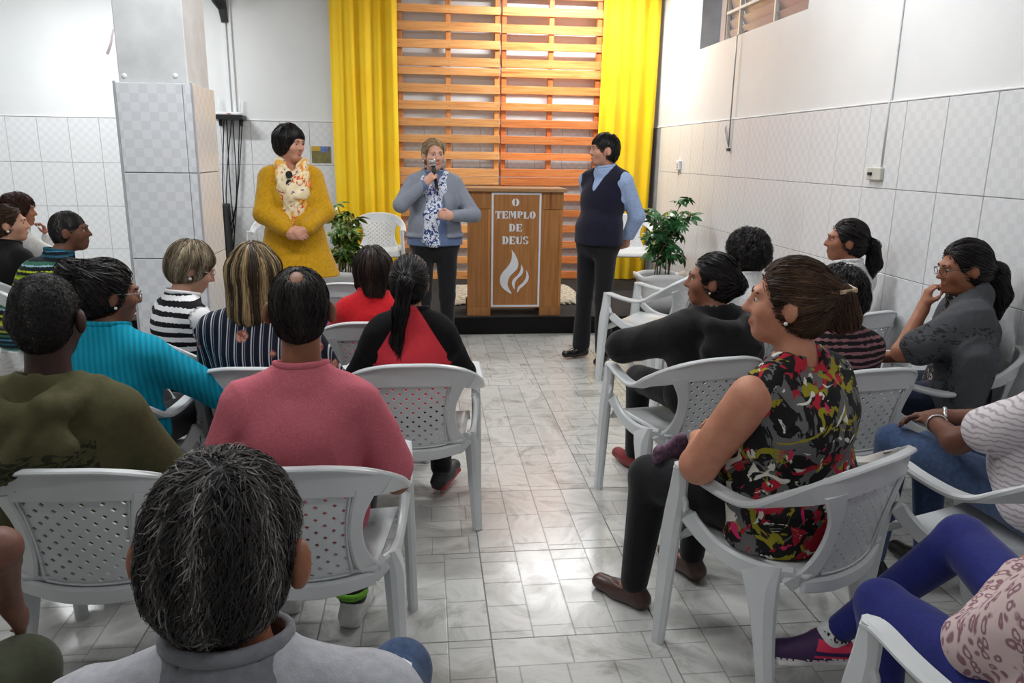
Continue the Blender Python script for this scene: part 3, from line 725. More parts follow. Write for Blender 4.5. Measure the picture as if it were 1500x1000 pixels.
PH, PW = 1.18, 1.14
zrow = [STZ + 0.005, STZ + 0.005 + PH + 0.004, STZ + 0.005 + 2 * (PH + 0.004)]
where = ['lowest', 'middle', 'topmost']
for ci, x0 in enumerate((-0.292, 0.856)):
    for ri, z0 in enumerate(zrow):
        e = empty('wooden_pallet', (x0, 8.965, z0)); tag(e, '%s wooden pallet of the %s stack on the stage wall, standing on edge' % (where[ri], ('paler left', 'redder right')[ci]), 'pallet', 'pallets behind the lectern')
        for i in range(7):
            zc = 0.047 + i * (PH - 0.094) / 6; hw = 0.044 + random.uniform(-0.004, 0.003); tl = random.uniform(-0.004, 0.004)
            bm = bmesh.new(); add_box(bm, random.uniform(0, 0.008), PW - random.uniform(0, 0.008), -0.009, 0.009, -hw, hw, 0.003)
            o = obj('plank', bm_mesh(bm), (M_pl, M_pr)[ci], e, (0, random.uniform(-0.003, 0.003), zc)); o.rotation_euler.y = tl
            if ri < 2 or i < 6:
                for nx in (0.03, PW / 2, PW - 0.03):
                    q = obj('nail', bm_mesh(icos(0.004, 1)), plain('dark_nail', (70, 50, 40), 0.5), o, (nx + random.uniform(-.01, .01), -0.009, random.uniform(-.02, .02)))
        for xs in (0.032, PW / 2 - 0.01, PW - 0.036):
            box('stringer', xs - 0.028, xs + 0.028, 0.010, 0.07, 0.004, PH - 0.006, (M_strL, M_strR)[ci], e, 0.003)
# curtains
def curtain(x0, x1, label, seed, nf):
    r = random.Random(seed); ys = []; nx, nz = 110, 24; bm = bmesh.new(); grid = []
    ph = r.uniform(0, 6)
    for i in range(nx + 1):
        u = i / nx; row = []
        for j in range(nz + 1):
            w = j / nz; z = STZ + 0.012 + w * (3.62 - STZ); a = nf * 2 * math.pi * (u + 0.012 * math.sin(5 * w + 9 * u))
            y = 8.9 + 0.022 * math.sin(a + ph) + 0.012 * math.sin(a * 0.57 + 1) + 0.01 * math.sin(4 * w + 7 * u)
            edge = 0.018 * math.sin(3.1 * w + seed) * (1 if u in (0, 1) else 0.6)
            row.append((x0 + (x1 - x0) * u + edge * (0.4 + 0.6 * abs(2 * u - 1)), y, z))
        grid.append(row)
    vs = [[bm.verts.new(p) for p in row] for row in grid]; vb = [[bm.verts.new((p[0], p[1] + 0.004, p[2])) for p in row] for row in grid]
    for i in range(nx):
        for j in range(nz):
            bm.faces.new((vs[i][j], vs[i + 1][j], vs[i + 1][j + 1], vs[i][j + 1])); bm.faces.new((vb[i][j], vb[i][j + 1], vb[i + 1][j + 1], vb[i + 1][j]))
    for j in range(nz):
        for i in (0, nx): bm.faces.new((vs[i][j], vs[i][j + 1], vb[i][j + 1], vb[i][j]))
    t = NT('yellow_curtain_%d' % seed, 0.62, 0.3); t.col(t.ramp(t.noise(3, 3), [(0.3, srgb(252, 204, 12)), (0.7, srgb(255, 216, 34))])); t.bump(t.noise(300, 1), 0.1, 0.002)
    t.b.inputs['Sheen Weight'].default_value = 0.2
    e = empty('curtain', ((x0 + x1) / 2, 8.9, STZ)); tag(e, label, 'curtain')
    o = obj('drape', bm_mesh(bm), t.m, e, smooth=True); o.location = (-(x0 + x1) / 2, -8.9, -STZ)
    rod = tube('curtain_rod', [(-(x1 - x0) / 2 - 0.03, 0.0, 3.47), ((x1 - x0) / 2 - 0.01, 0.0, 3.47)], 0.012, M_white, e)
curtain(-0.985, -0.27, 'yellow floor-length curtain hanging beside the paler stack of pallets', 3, 5)
curtain(1.965, 2.61, 'yellow floor-length curtain hanging in the corner by the right wall', 5, 4.5)
# lectern
LY = 6.84
def lp(x, y): p = on_y(x, y, LY); return p.x, p.z
M_lec = wood('brown_laminate', (146, 96, 50), (166, 112, 62), (180, 128, 78), 'Z', 0.4)
lx0, lx1 = lp(685, 400)[0], lp(822, 400)[0]; lzt = lp(755, 281)[1]; lz0 = STZ
lec = empty('lectern', ((lx0 + lx1) / 2, LY, STZ)); tag(lec, 'brown wooden lectern with a white framed church sign and flame emblem', 'lectern')
def lbox(name, x0, x1, y0, y1, z0, z1, mat=M_lec, par=lec, bev=0.003):
    return box(name, x0 - lec.location.x, x1 - lec.location.x, y0, y1, z0 - STZ, z1 - STZ, mat, par, bev)
sxl, sxr = lp(720, 400)[0], lp(790, 400)[0]; szt, szb = lp(755, 281)[1] + 0.0, lp(755, 449)[1]
lbox('back_panel', lx0 + 0.02, lx1 - 0.02, 0.05, 0.36, lz0 + 0.10, lzt)
lbox('center_panel', sxl - 0.012, sxr + 0.012, 0.0, 0.05, szb - 0.012, lzt)
for a, b in ((lx0, sxl - 0.01), (sxr + 0.01, lx1)):
    po = lbox('post', a, b, 0.012, 0.06, lz0 + 0.002, lzt)
    lbox('post_head', a - 0.003, b + 0.003, 0.002, 0.014, lzt - 0.15, lzt)
    lbox('post_foot', a - 0.003, b + 0.003, 0.0, 0.014, lz0 + 0.002, lp(700, 447)[1] - 0.02)
    for q in (a + 0.012, b - 0.012): lbox('stile', q - 0.014, q + 0.014, 0.005, 0.014, lp(700, 447)[1] - 0.02, lzt - 0.15)
    lbox('rear_foot', a, b, 0.3, 0.36, lz0 + 0.002, lz0 + 0.12)
lbox('top', lx0 - 0.025, lx1 + 0.03, -0.03, 0.40, lzt, lzt + 0.032, wood('pale_brown_edge', (150, 108, 66), (172, 130, 86), (186, 146, 102), 'X'), lec, 0.004)
M_sign = plain('white_sign_vinyl', (222, 224, 230), 0.5, 0.4, 0.02)
fw_ = 0.017; f0x, f1x, f0z, f1z = sxl - 0.004, sxr + 0.004, szb, lzt - 0.006
fr = bmesh.new()
ox = lec.location.x
for a in ((f0x, f0x + fw_, f0z, f1z), (f1x - fw_, f1x, f0z, f1z), (f0x + fw_, f1x - fw_, f0z, f0z + fw_), (f0x + fw_, f1x - fw_, f1z - fw_, f1z)): add_box(fr, a[0] - ox, a[1] - ox, -0.005, 0.001, a[2] - STZ, a[3] - STZ)
obj('sign_frame', bm_mesh(fr), M_sign, lec)
def arc(cx, cz, rx, rz, a0, a1, n=14): return [(cx + rx * math.cos(a0 + (a1 - a0) * i / n), cz + rz * math.sin(a0 + (a1 - a0) * i / n)) for i in range(n + 1)]
def ring(cx, cz, ro, ri, a0, a1): return arc(cx, cz, ro[0], ro[1], R_(a0), R_(a1)) + arc(cx, cz, ri[0], ri[1], R_(a1), R_(a0))
def rc(x0, x1, z0, z1): return [(x0, z0), (x1, z0), (x1, z1), (x0, z1)]
GL = {   # stencil slab letters, height 1
 'O': (0.86, [ring(0.40, 0.5, (0.40, 0.5), (0.09, 0.40), 94, 266), ring(0.46, 0.5, (0.40, 0.5), (0.09, 0.40), -86, 86)]),
 'T': (0.86, [rc(0.28, 0.58, 0.07, 1.0), rc(0.18, 0.68, 0, 0.07), rc(0.0, 0.24, 0.86, 1.0), rc(0.62, 0.86, 0.86, 1.0), rc(0.0, 0.09, 0.66, 0.88), rc(0.77, 0.86, 0.66, 0.88)]),
 'E': (0.82, [rc(0.07, 0.37, 0, 1.0), rc(0.0, 0.08, 0, 0.07), rc(0.0, 0.08, 0.93, 1.0), rc(0.42, 0.82, 0.87, 1), rc(0.73, 0.82, 0.68, 0.88), rc(0.42, 0.66, 0.44, 0.57), rc(0.58, 0.66, 0.36, 0.65), rc(0.42, 0.82, 0, 0.13), rc(0.73, 0.82, 0.12, 0.34)]),
 'M': (1.12, [rc(0.08, 0.2, 0.06, 1), rc(0, 0.3, 0, 0.07), rc(0.8, 1.06, 0.06, 1), rc(0.74, 1.12, 0, 0.07), [(0.24, 1), (0.46, 1), (0.66, 0.3), (0.52, 0.12)], [(0.74, 1), (0.76, 0.5), (0.69, 0.36), (0.6, 0.62), (0.7, 1)]]),
 'P': (0.8, [rc(0.07, 0.37, 0, 1), rc(0, 0.46, 0, 0.07), rc(0, 0.08, 0.93, 1), ring(0.42, 0.72, (0.38, 0.28), (0.1, 0.18), -88, 88)]),
 'L': (0.78, [rc(0.07, 0.37, 0, 1), rc(0, 0.46, 0.93, 1), rc(0.42, 0.78, 0, 0.13), rc(0.69, 0.78, 0.12, 0.4)]),
 'C': (0.8, [ring(0.42, 0.5, (0.42, 0.5), (0.14, 0.36), 50, 310)]), 'A': (0.9, [[(0, 0), (0.22, 0), (0.52, 1), (0.34, 1)], [(0.66, 0), (0.9, 0), (0.54, 1), (0.38, 1)], rc(0.22, 0.7, 0.24, 0.4)]),
 'D': (0.86, [rc(0.07, 0.37, 0, 1), rc(0, 0.08, 0, 0.07), rc(0, 0.08, 0.93, 1), ring(0.42, 0.5, (0.44, 0.5), (0.13, 0.38), -88, 88)]),
 'U': (0.88, [rc(0.07, 0.37, 0.3, 1), rc(0, 0.46, 0.93, 1), rc(0.68, 0.8, 0.3, 1), rc(0.6, 0.88, 0.93, 1), ring(0.40, 0.3, (0.33, 0.3), (0.04, 0.18), 180, 268), ring(0.46, 0.3, (0.34, 0.3), (0.22, 0.18), -88, 0)]),
 'S': (0.74, [ring(0.35, 0.73, (0.35, 0.27), (0.09, 0.16), 94, 235), ring(0.39, 0.73, (0.31, 0.27), (0.16, 0.16), 5, 84), ring(0.39, 0.27, (0.35, 0.27), (0.09, 0.16), -86, 60), ring(0.35, 0.27, (0.31, 0.27), (0.16, 0.16), 185, 264), [(0.1, 0.66), (0.36, 0.43), (0.64, 0.34), (0.38, 0.58)], rc(0.6, 0.68, 0.7, 1.0), rc(0.04, 0.12, 0, 0.3)]),
}
def word(txt, px0, px1, py0, py1):
    x0, z1 = lp(px0, py0); x1, z0 = lp(px1, py1); h = z1 - z0; tot = sum(GL[ch][0] for ch in txt) + 0.09 * (len(txt) - 1); k = (x1 - x0) / tot; x = x0
    for ch in txt:
        bm = bmesh.new()
        for poly in GL[ch][1]: add_prism(bm, [(x + a * k - ox, z0 + b * h - STZ) for a, b in poly], -0.004, 0.001)
        obj('letter', bm_mesh(bm), M_sign, lec); x += (GL[ch][0] + 0.09) * k
word('O', 750, 760.5, 290.5, 302); word('TEMPLO', 725.6, 784.4, 309, 320.2); word('DE', 745.6, 764.6, 327.8, 339); word('DEUS', 735.6, 773.8, 346, 357.6)
for pl_ in ([(348, 478), (372, 512), (392, 556), (396, 590), (384, 622), (350, 655), (328, 684), (318, 720), (322, 752), (348, 800), (310, 782), (276, 750), (261, 712), (264, 676), (284, 640), (318, 602), (340, 566), (350, 524)],
            [(416, 584), (430, 612), (430, 642), (414, 668), (384, 696), (370, 728), (368, 766), (354, 746), (349, 716), (362, 690), (394, 660), (412, 626)],
            [(452, 622), (468, 654), (473, 682), (462, 712), (436, 740), (408, 764), (390, 792), (389, 766), (404, 740), (432, 716), (450, 684), (455, 650)]):
    bm = bmesh.new(); pp = [lp(680 + a * 0.2, 270 + b * 0.2) for a, b in pl_]
    pp = [(q[0], q[1]) for q in spline([(a, b) for a, b in pp] + [pp[0]], 3)[:-1]]
    add_prism(bm, [(a - ox, b - STZ) for a, b in pp], -0.004, 0.001); bm.normal_update(); bmesh.ops.triangulate(bm, faces=[f for f in bm.faces if len(f.verts) > 4], ngon_method='EAR_CLIP')
    obj('flame', bm_mesh(bm), M_sign, lec)
# window in the right wall
win = structure(empty('window_1', (WX + 0.16, (WY0 + WY1) / 2, WZ0))); wc = (WY0 + WY1) / 2
M_wf = plain('cream_window_metal', (226, 222, 212), 0.4); M_rev = plain('grey_reveal_paint', (196, 199, 204), 0.6)
def wbox(name, x0, x1, y0, y1, z0, z1, m=M_wf, bev=0.002, par=win): return box(name, x0, x1, y0 - wc, y1 - wc, z0 - WZ0, z1 - WZ0, m, par, bev)
for y in (WY0 + 0.015, 6.35, 7.08, WY1 - 0.32): wbox('window_frame', -0.02, 0.015, y - 0.014, y + 0.014, WZ0, WZ1)
for z in (WZ0 + 0.012, 2.90, 3.15, WZ1 - 0.012): wbox('window_frame', -0.025, 0.005, WY0, WY1 - 0.3, z - 0.013, z + 0.013)
wbox('window_jamb', -0.03, 0.03, WY1 - 0.32, WY1 - 0.2, WZ0, WZ1, plain('mauve_jamb', (176, 160, 152), 0.6))
wbox('window_reveal', -0.155, 0.14, WY1 - 0.02, WY1 - 0.001, WZ0, WZ1, M_rev); 
def pane_mat():
    t = NT('ribbed_louvre_glass', 0.12, 0.6); t.col(srgb(226, 206, 200)); t.b.inputs['Transmission Weight'].default_value = 0.45
    w = t.n('ShaderNodeTexWave'); w.inputs['Scale'].default_value = 60; w.bands_direction = 'Z'; t.l(t.coord(), w.inputs['Vector']); t.bump(w.outputs['Fac'], 0.3, 0.003); return t.m
M_pane = pane_mat()
for y0, y1 in ((WY0 + 0.03, 6.335), (6.365, 7.065), (7.095, WY1 - 0.335)):
    z = WZ0 + 0.03
    while z < WZ1 - 0.05:
        o = box('pane', -0.003, 0.003, y0 - wc, y1 - wc, -0.052, 0.052, M_pane, win); o.location = (0.02, 0, z + 0.045 - WZ0); o.rotation_euler.y = R_(-24); z += 0.088
structure(box('wall_outside', WX + 0.9, WX + 0.95, 4.5, 8.6, 2.2, CZ, plain('outdoor_dusk_wall', (150, 132, 126), 0.8)))
# window pull rod with chain
pr = empty('window_pull_rod', (WX - 0.02, 6.69, 1.67)); tag(pr, 'thin grey window pull rod hanging down the right wall', 'rod')
tube('rod', [(0.09, 0, 0.98), (0.0, 0, 0.94), (0, 0, 0.02)], 0.006, plain('grey_metal_rod', (170, 172, 174), 0.35, metal=0.6), pr)
tube('chain', [(0, 0, 0.02), (-0.004, 0.05, 0.09), (-0.004, 0.10, 0.17), (-0.004, 0.085, 0.205), (-0.004, 0.06, 0.16), (0, 0.01, 0.05)], 0.004, plain('steel_chain', (180, 180, 178), 0.4), pr, 6)
obj('end_cap', box_mesh(-0.012, 0.012, -0.02, 0.02, -0.015, 0.012, 0.003), plain('dark_steel', (80, 80, 82), 0.4), pr)
# conduit, switch box and socket on the right wall
cd = empty('wall_conduit', (WX, 4.345, 1.56)); tag(cd, 'thin painted cable conduit running up the right wall to the switch', 'conduit')
tube('pipe', [(-0.008, 0, 0.0), (-0.008, 0, 0.355), (0.0, 0, 0.375), (0.0, 0, 2.1)], 0.007, plain('painted_conduit', (222, 223, 222), 0.5), cd)
sb = empty('switch_box', (WX - 0.004, 4.385, 1.52)); tag(sb, 'beige surface switch box with a dark lever on the right wall tiles', 'switch')
M_beige = plain('beige_plastic', (206, 204, 194), 0.5)
obj('plate', box_mesh(-0.028, 0.0, -0.07, 0.07, -0.037, 0.037, 0.005), M_beige, sb); obj('lever', box_mesh(-0.04, -0.026, 0.01, 0.045, -0.009, 0.009, 0.003), M_black, sb)
so = empty('wall_socket', (WX - 0.004, 8.03, 1.515)); tag(so, 'small white socket on the right wall close to the stage corner', 'socket')
obj('plate', box_mesh(-0.03, 0, -0.055, 0.055, -0.05, 0.05, 0.006), M_white, so); obj('outlet', box_mesh(-0.036, -0.028, -0.025, 0.025, -0.025, 0.025, 0.003), M_beige, so); tube('cable', [(-0.01, 0.0, -0.05), (-0.012, 0.0, -0.1)], 0.005, M_beige, so)
# back wall: conduits, router shelf, cables, equipment tower, leaflet, fan
def bp(x, y): return on_y(x, y, BY - 0.012)
p0, p1 = bp(341, 168), bp(336, 2)
for dx, lab in ((-0.028, 'left of two white cable conduits climbing the back wall above the router shelf'), (0.028, 'right of two white cable conduits climbing the back wall above the router shelf')):
    e = empty('wall_conduit', (p0.x + dx, BY - 0.012, p0.z)); tag(e, lab, 'conduit'); box('trunking', -0.018, 0.018, -0.012, 0.012, 0, CZ - p0.z, M_white, e, 0.003)
r0, r1 = bp(317, 172), bp(361, 172)
e = empty('router_shelf', ((r0.x + r1.x) / 2, BY - 0.1, r0.z)); tag(e, 'dark narrow wall shelf carrying a white router with antennas', 'shelf')
w_ = (r1.x - r0.x) / 2; box('board', -w_, w_, -0.1, 0.09, -0.022, 0.022, M_black, e, 0.003)
for s in (-0.7, 0.7): box('bracket', s * w_ - 0.008, s * w_ + 0.008, 0.02, 0.09, -0.09, -0.02, M_black, e)
e2 = empty('router', ((r0.x + r1.x) / 2, BY - 0.1, r0.z + 0.024)); tag(e2, 'white wireless router standing on the dark wall shelf', 'router')
box('case', -0.13, 0.13, -0.07, 0.07, 0, 0.03, M_white, e2, 0.006)
for s in (-1, 1): tube('antenna', [(s * 0.1, 0.05, 0.02), (s * 0.115, 0.055, 0.19)], [0.008, 0.006], M_white, e2)
box('indicator', -0.01, 0.03, -0.073, -0.069, 0.008, 0.016, plain('red_light', (200, 40, 30), 0.4), e2)
q0, q1 = bp(317, 297), bp(346, 400)
eq = empty('equipment_tower', ((q0.x + q1.x) / 2, BY - 0.2, 0)); tag(eq, 'black audio equipment tower with plugs behind the pillar', 'equipment')
ew = (q1.x - q0.x) / 2; box('case', -ew, ew, -0.15, 0.15, 0, q0.z, plain('black_case', (18, 18, 20), 0.5), eq, 0.01)
for i in range(6):
    z = 0.15 + i * (q0.z - 0.2) / 6; box('module', -ew + 0.015, ew - 0.05, -0.165, -0.15, z, z + 0.1, plain('dark_module', (40, 38, 38), 0.4), eq, 0.004)
    o = obj('knob', bm_mesh(icos(0.011, 1)), plain('pale_knob', (190, 180, 150), 0.4), eq, (ew - 0.07 - 0.03 * (i % 2), -0.168, z + 0.05))
box('warning_light', -0.0, 0.03, -0.168, -0.15, q0.z - 0.06, q0.z - 0.035, plain('red_light', (200, 40, 30), 0.4), eq)
rs = random.Random(4)
for i, (a, b) in enumerate(((329, 332), (333, 345), (340, 336), (342, 341), (356, 334), (352, 343))):
    A_, B_ = bp(a, 176), bp(b, 330 + 8 * i); m_ = (A_ + B_) / 2 + Vector((rs.uniform(-0.05, 0.05), -0.05, -0.1))
    e = empty('hanging_cable', A_); tag(e, 'thin black cable hanging from the router shelf down to the equipment tower', 'cable', 'cables under the router shelf')
    C_ = B_ + Vector((rs.uniform(-0.05, 0.05), -0.03, -0.25))
    tube('wire', [Vector(q) - A_ for q in spline([A_ + Vector((0, -0.03, 0)), m_, B_ + Vector((0, -0.06, 0)), C_], 6)], 0.006, M_black, e, 6)
a, b = bp(456, 214), bp(485, 239)
e = empty('wall_leaflet', ((a.x + b.x) / 2, BY - 0.012, (a.z + b.z) / 2)); tag(e, 'olive printed leaflet with yellow and blue top stuck on the back wall tiles', 'leaflet')
w2, h2 = (b.x - a.x) / 2, (a.z - b.z) / 2
box('sheet', -w2, w2, -0.003, 0.003, -h2, h2, plain('olive_print', (128, 122, 74), 0.5, var=0.15, nscale=20), e)
box('yellow_band', -w2, -0.05 * w2, -0.005, -0.002, h2 * 0.45, h2, plain('yellow_print', (206, 170, 60), 0.5), e); box('blue_band', -0.05 * w2, w2 * 0.75, -0.005, -0.002, h2 * 0.3, h2, plain('blue_print', (108, 130, 190), 0.5, var=0.2, nscale=30), e)
f0 = bp(322, 2); fc = (f0.x + 0.12, BY - 0.26, 3.36)
fan = empty('wall_fan', (f0.x, BY - 0.01, f0.z)); tag(fan, 'wall fan with black bracket and pale cage high on the back wall', 'fan')
bm = bmesh.new(); add_sweep(bm, [(0.04, -0.02, -0.21), (0.03, -0.03, -0.08), (0.0, -0.06, 0.0), (0.0, -0.1, 0.12)], [0.07, 0.09, 0.14, 0.12], [0.04, 0.05, 0.09, 0.08], [(1, 0, 0)] * 4); obj('bracket', bm_mesh(bm), M_black, fan)
fo = Vector(fc) - Vector(fan.location)
o = obj('motor', bm_mesh(icos(0.07, 2)), M_black, fan, fo + Vector((0, 0.04, 0)), True)
bm = bmesh.new()
for rr_ in (0.08, 0.16, 0.24):
    add_tube(bm, [(rr_ * math.cos(t), -0.06 * (1 - (rr_ / 0.26) ** 2) , rr_ * math.sin(t)) for t in np.linspace(0, 6.2832, 33)], 0.0025, 5)
for t in np.linspace(0, 6.2832, 25)[:-1]: add_tube(bm, [(0.03 * math.cos(t), -0.06, 0.03 * math.sin(t)), (0.16 * math.cos(t), -0.037, 0.16 * math.sin(t)), (0.24 * math.cos(t), -0.008, 0.24 * math.sin(t))], 0.0018, 4)
obj('cage', bm_mesh(bm), plain('pale_grey_wire', (205, 207, 208), 0.5), fan, fo)
for i in range(3):
    t = 6.2832 * i / 3 + 0.5; bm = bmesh.new(); add_sweep(bm, [(0.04 * math.cos(t), 0, 0.04 * math.sin(t)), (0.13 * math.cos(t), 0, 0.13 * math.sin(t)), (0.21 * math.cos(t), 0, 0.21 * math.sin(t))], [0.05, 0.11, 0.09], 0.004, [(-math.sin(t), 0.5, math.cos(t))] * 3); obj('blade', bm_mesh(bm), plain('pale_fan_blade', (214, 216, 217), 0.4), fan, fo)
# ceiling tube lamps
def emis(name, strength, rgb=(0.98, 0.99, 1.0)):
    t = NT(name); t.b.inputs['Emission Color'].default_value = (*rgb, 1); t.b.inputs['Emission Strength'].default_value = strength; return t.m
M_tube = emis('lit_fluorescent_tube', 14)
for i, (x, y, L_, W_) in enumerate(LAMPS):
    e = empty('ceiling_lamp', (x, y, CZ)); tag(e, 'lit white twin-tube ceiling lamp %s' % ('over the stage', 'over the far left corner', 'over the front rows', 'over the right seats', 'over the left rear seats', 'over the right rear seats')[i], 'lamp')
    tube('hanger', [(-0.4, 0, 0), (-0.4, 0, -0.2)], 0.006, M_white, e); tube('hanger', [(0.4, 0, 0), (0.4, 0, -0.2)], 0.006, M_white, e)
    box('housing', -L_ / 2, L_ / 2, -0.07, 0.07, -0.24, -0.2, M_white, e, 0.006)
    for s in (-0.04, 0.04): tube('tube', [(-L_ / 2 + 0.03, s, -0.262), (L_ / 2 - 0.03, s, -0.262)], 0.014, M_tube, e, 10)
    ld = bpy.data.lights.new('tube_light', 'AREA'); ld.shape = 'RECTANGLE'; ld.size = L_; ld.size_y = 0.12; ld.energy = W_; ld.color = (0.975, 0.99, 1.0)
    lo = bpy.data.objects.new('tube_light', ld); link(lo, e); lo.location = (0, 0, -0.285)
# plants
def leaf_mesh(seed, mats, nl=7):
    r = random.Random(seed); bm = bmesh.new()
    for i in range(nl):
        a = 6.2832 * i / nl + r.uniform(-0.15, 0.15); L_ = r.uniform(0.075, 0.105); w = L_ * 0.2; dr = r.uniform(0.25, 0.6)
        d = Vector((math.cos(a), math.sin(a), 0)); s = Vector((-math.sin(a), math.cos(a), 0)); rows = []
        for j, (t, ww) in enumerate(((0.06, 0.08), (0.3, 0.8), (0.55, 1.0), (0.8, 0.75), (1.0, 0.06))):
            z = -dr * L_ * t * t + 0.02 * (1 - t) * 0; p = d * (L_ * t) + Vector((0, 0, z))
            rows.append([bm.verts.new(p - s * w * ww + Vector((0, 0, 0.15 * w * ww))), bm.verts.new(p), bm.verts.new(p + s * w * ww + Vector((0, 0, 0.15 * w * ww)))])
        for j in range(4):
            for k in (0, 1):
                f = bm.faces.new((rows[j][k], rows[j][k + 1], rows[j + 1][k + 1], rows[j + 1][k])); f.material_index = 1 if (len(mats) > 1 and r.random() < 0.38) else 0
    me = bm_mesh(bm, 'leaf')
    for m in mats: me.materials.append(m)
    shade(me, True); return me
def plant(name, loc, pot, label, plabel, leafmats, h, spread, nst, nlv, seed, lean=(0, 0)):
    r = random.Random(seed)
    e = empty('planter', loc); tag(e, plabel, 'planter'); L_, D_, H_ = pot; nseg = 40
    bm = bmesh.new(); prof = ((0.72, 0.0), (0.80, H_ * 0.5), (0.88, H_ - 0.06), (0.98, H_ - 0.05), (1.0, H_), (0.93, H_), (0.86, H_ - 0.05), (0.8, H_ - 0.09)); rings = []
    for f, z in prof:
        ring_ = []
        for i in range(nseg):
            a = 6.2832 * i / nseg; cx = abs(math.cos(a)) ** 0.5 * math.copysign(1, math.cos(a)); cy = abs(math.sin(a)) ** 0.5 * math.copysign(1, math.sin(a))
            wv = 0.012 * math.cos(4 * a) if z > H_ - 0.055 else 0
            ring_.append(bm.verts.new((cx * L_ * f, cy * D_ * f, z + wv)))
        rings.append(ring_)
    for A_, B_ in zip(rings, rings[1:]):
        for i in range(nseg): bm.faces.new((A_[i], A_[(i + 1) % nseg], B_[(i + 1) % nseg], B_[i]))
    bm.faces.new(rings[0][::-1])
    obj('pot', bm_mesh(bm), M_white, e, smooth=True)
    bm = bmesh.new(); bm.faces.new([bm.verts.new((v[0], v[1], v[2])) for v in [(math.copysign(abs(math.cos(a)) ** 0.5, math.cos(a)) * L_ * 0.85, math.copysign(abs(math.sin(a)) ** 0.5, math.sin(a)) * D_ * 0.85, H_ - 0.06) for a in np.linspace(0, 6.2832, 41)[:-1]]]); obj('soil', bm_mesh(bm), plain('dark_soil', (60, 42, 34), 0.95, var=0.2, nscale=60), e)
    t = empty(name, (loc[0], loc[1], loc[2] + H_ - 0.06)); tag(t, label, 'plant'); M_stem = plain('brown_green_stem', (96, 84, 58), 0.8)
    vs = [leaf_mesh(seed * 10 + i, leafmats) for i in range(4)]; tips = []
    for i in range(nst):
        a = r.uniform(0, 6.28); q = r.uniform(0.3, 1) * spread; x0, y0 = r.uniform(-0.5, 0.5) * L_ * .8, r.uniform(-0.5, 0.5) * D_ * .8; hh = h * r.uniform(0.6, 1.0)
        pts = spline([(x0, y0, 0), (x0 + q * math.cos(a) * 0.25 + lean[0] * .3, y0 + q * math.sin(a) * 0.25, hh * 0.5), (x0 * .5 + q * math.cos(a) + lean[0], y0 * .5 + q * math.sin(a) + lean[1], hh)], 6)
        tube('stem', pts, np.linspace(0.007, 0.004, len(pts)), M_stem, t, 6); tips.append(pts)
    for i in range(nlv):
        pts = tips[i % nst]; k = min(len(pts) - 1, int(len(pts) * r.uniform(0.22, 1.0) ** 0.8)); b = Vector(pts[k]); a = r.uniform(0, 6.28); o_ = r.uniform(0.03, 0.13)
        tip = b + Vector((math.cos(a) * o_, math.sin(a) * o_, r.uniform(-0.01, 0.07)))
        pe = tube('petiole', [b, (b + tip) / 2 + Vector((0, 0, 0.012)), tip], 0.002, M_stem, t, 4)
        o = obj('leaf', vs[i % 4], None, t, tip); s = r.uniform(0.75, 1.25); o.scale = (s, s, s)
        o.rotation_euler = (r.uniform(-0.5, 0.5) - 0.5 * math.sin(a), r.uniform(-0.5, 0.5) + 0.5 * math.cos(a), r.uniform(0, 6.28))
def leafm(name, a, b):
    t = NT(name, 0.3, 0.5); inf = t.n('ShaderNodeObjectInfo'); t.col(t.mix(inf.outputs['Random'], srgb(*a), srgb(*b))); return t.m
LG, LD, LY_ = leafm('green_leaf', (38, 92, 50), (70, 128, 74)), leafm('deep_green_leaf', (40, 84, 36), (72, 116, 48)), leafm('yellow_green_leaf', (132, 150, 62), (176, 180, 96))
plant('potted_schefflera', (2.22, 7.05, STZ), (0.25, 0.17, 0.36), 'leafy green umbrella plant in the corner planter near the right wall', 'white wavy-rimmed planter on the stage near the right wall', [LG], 0.72, 0.19, 8, 80, 3, (-0.01, 0))
plant('potted_schefflera', (-0.80, 7.25, STZ), (0.26, 0.17, 0.36), 'variegated yellow-green umbrella plant beside the woman in the yellow coat', 'white wavy-rimmed planter beside the woman in the yellow coat', [LD, LY_], 0.72, 0.2, 8, 76, 6, (0.06, 0))
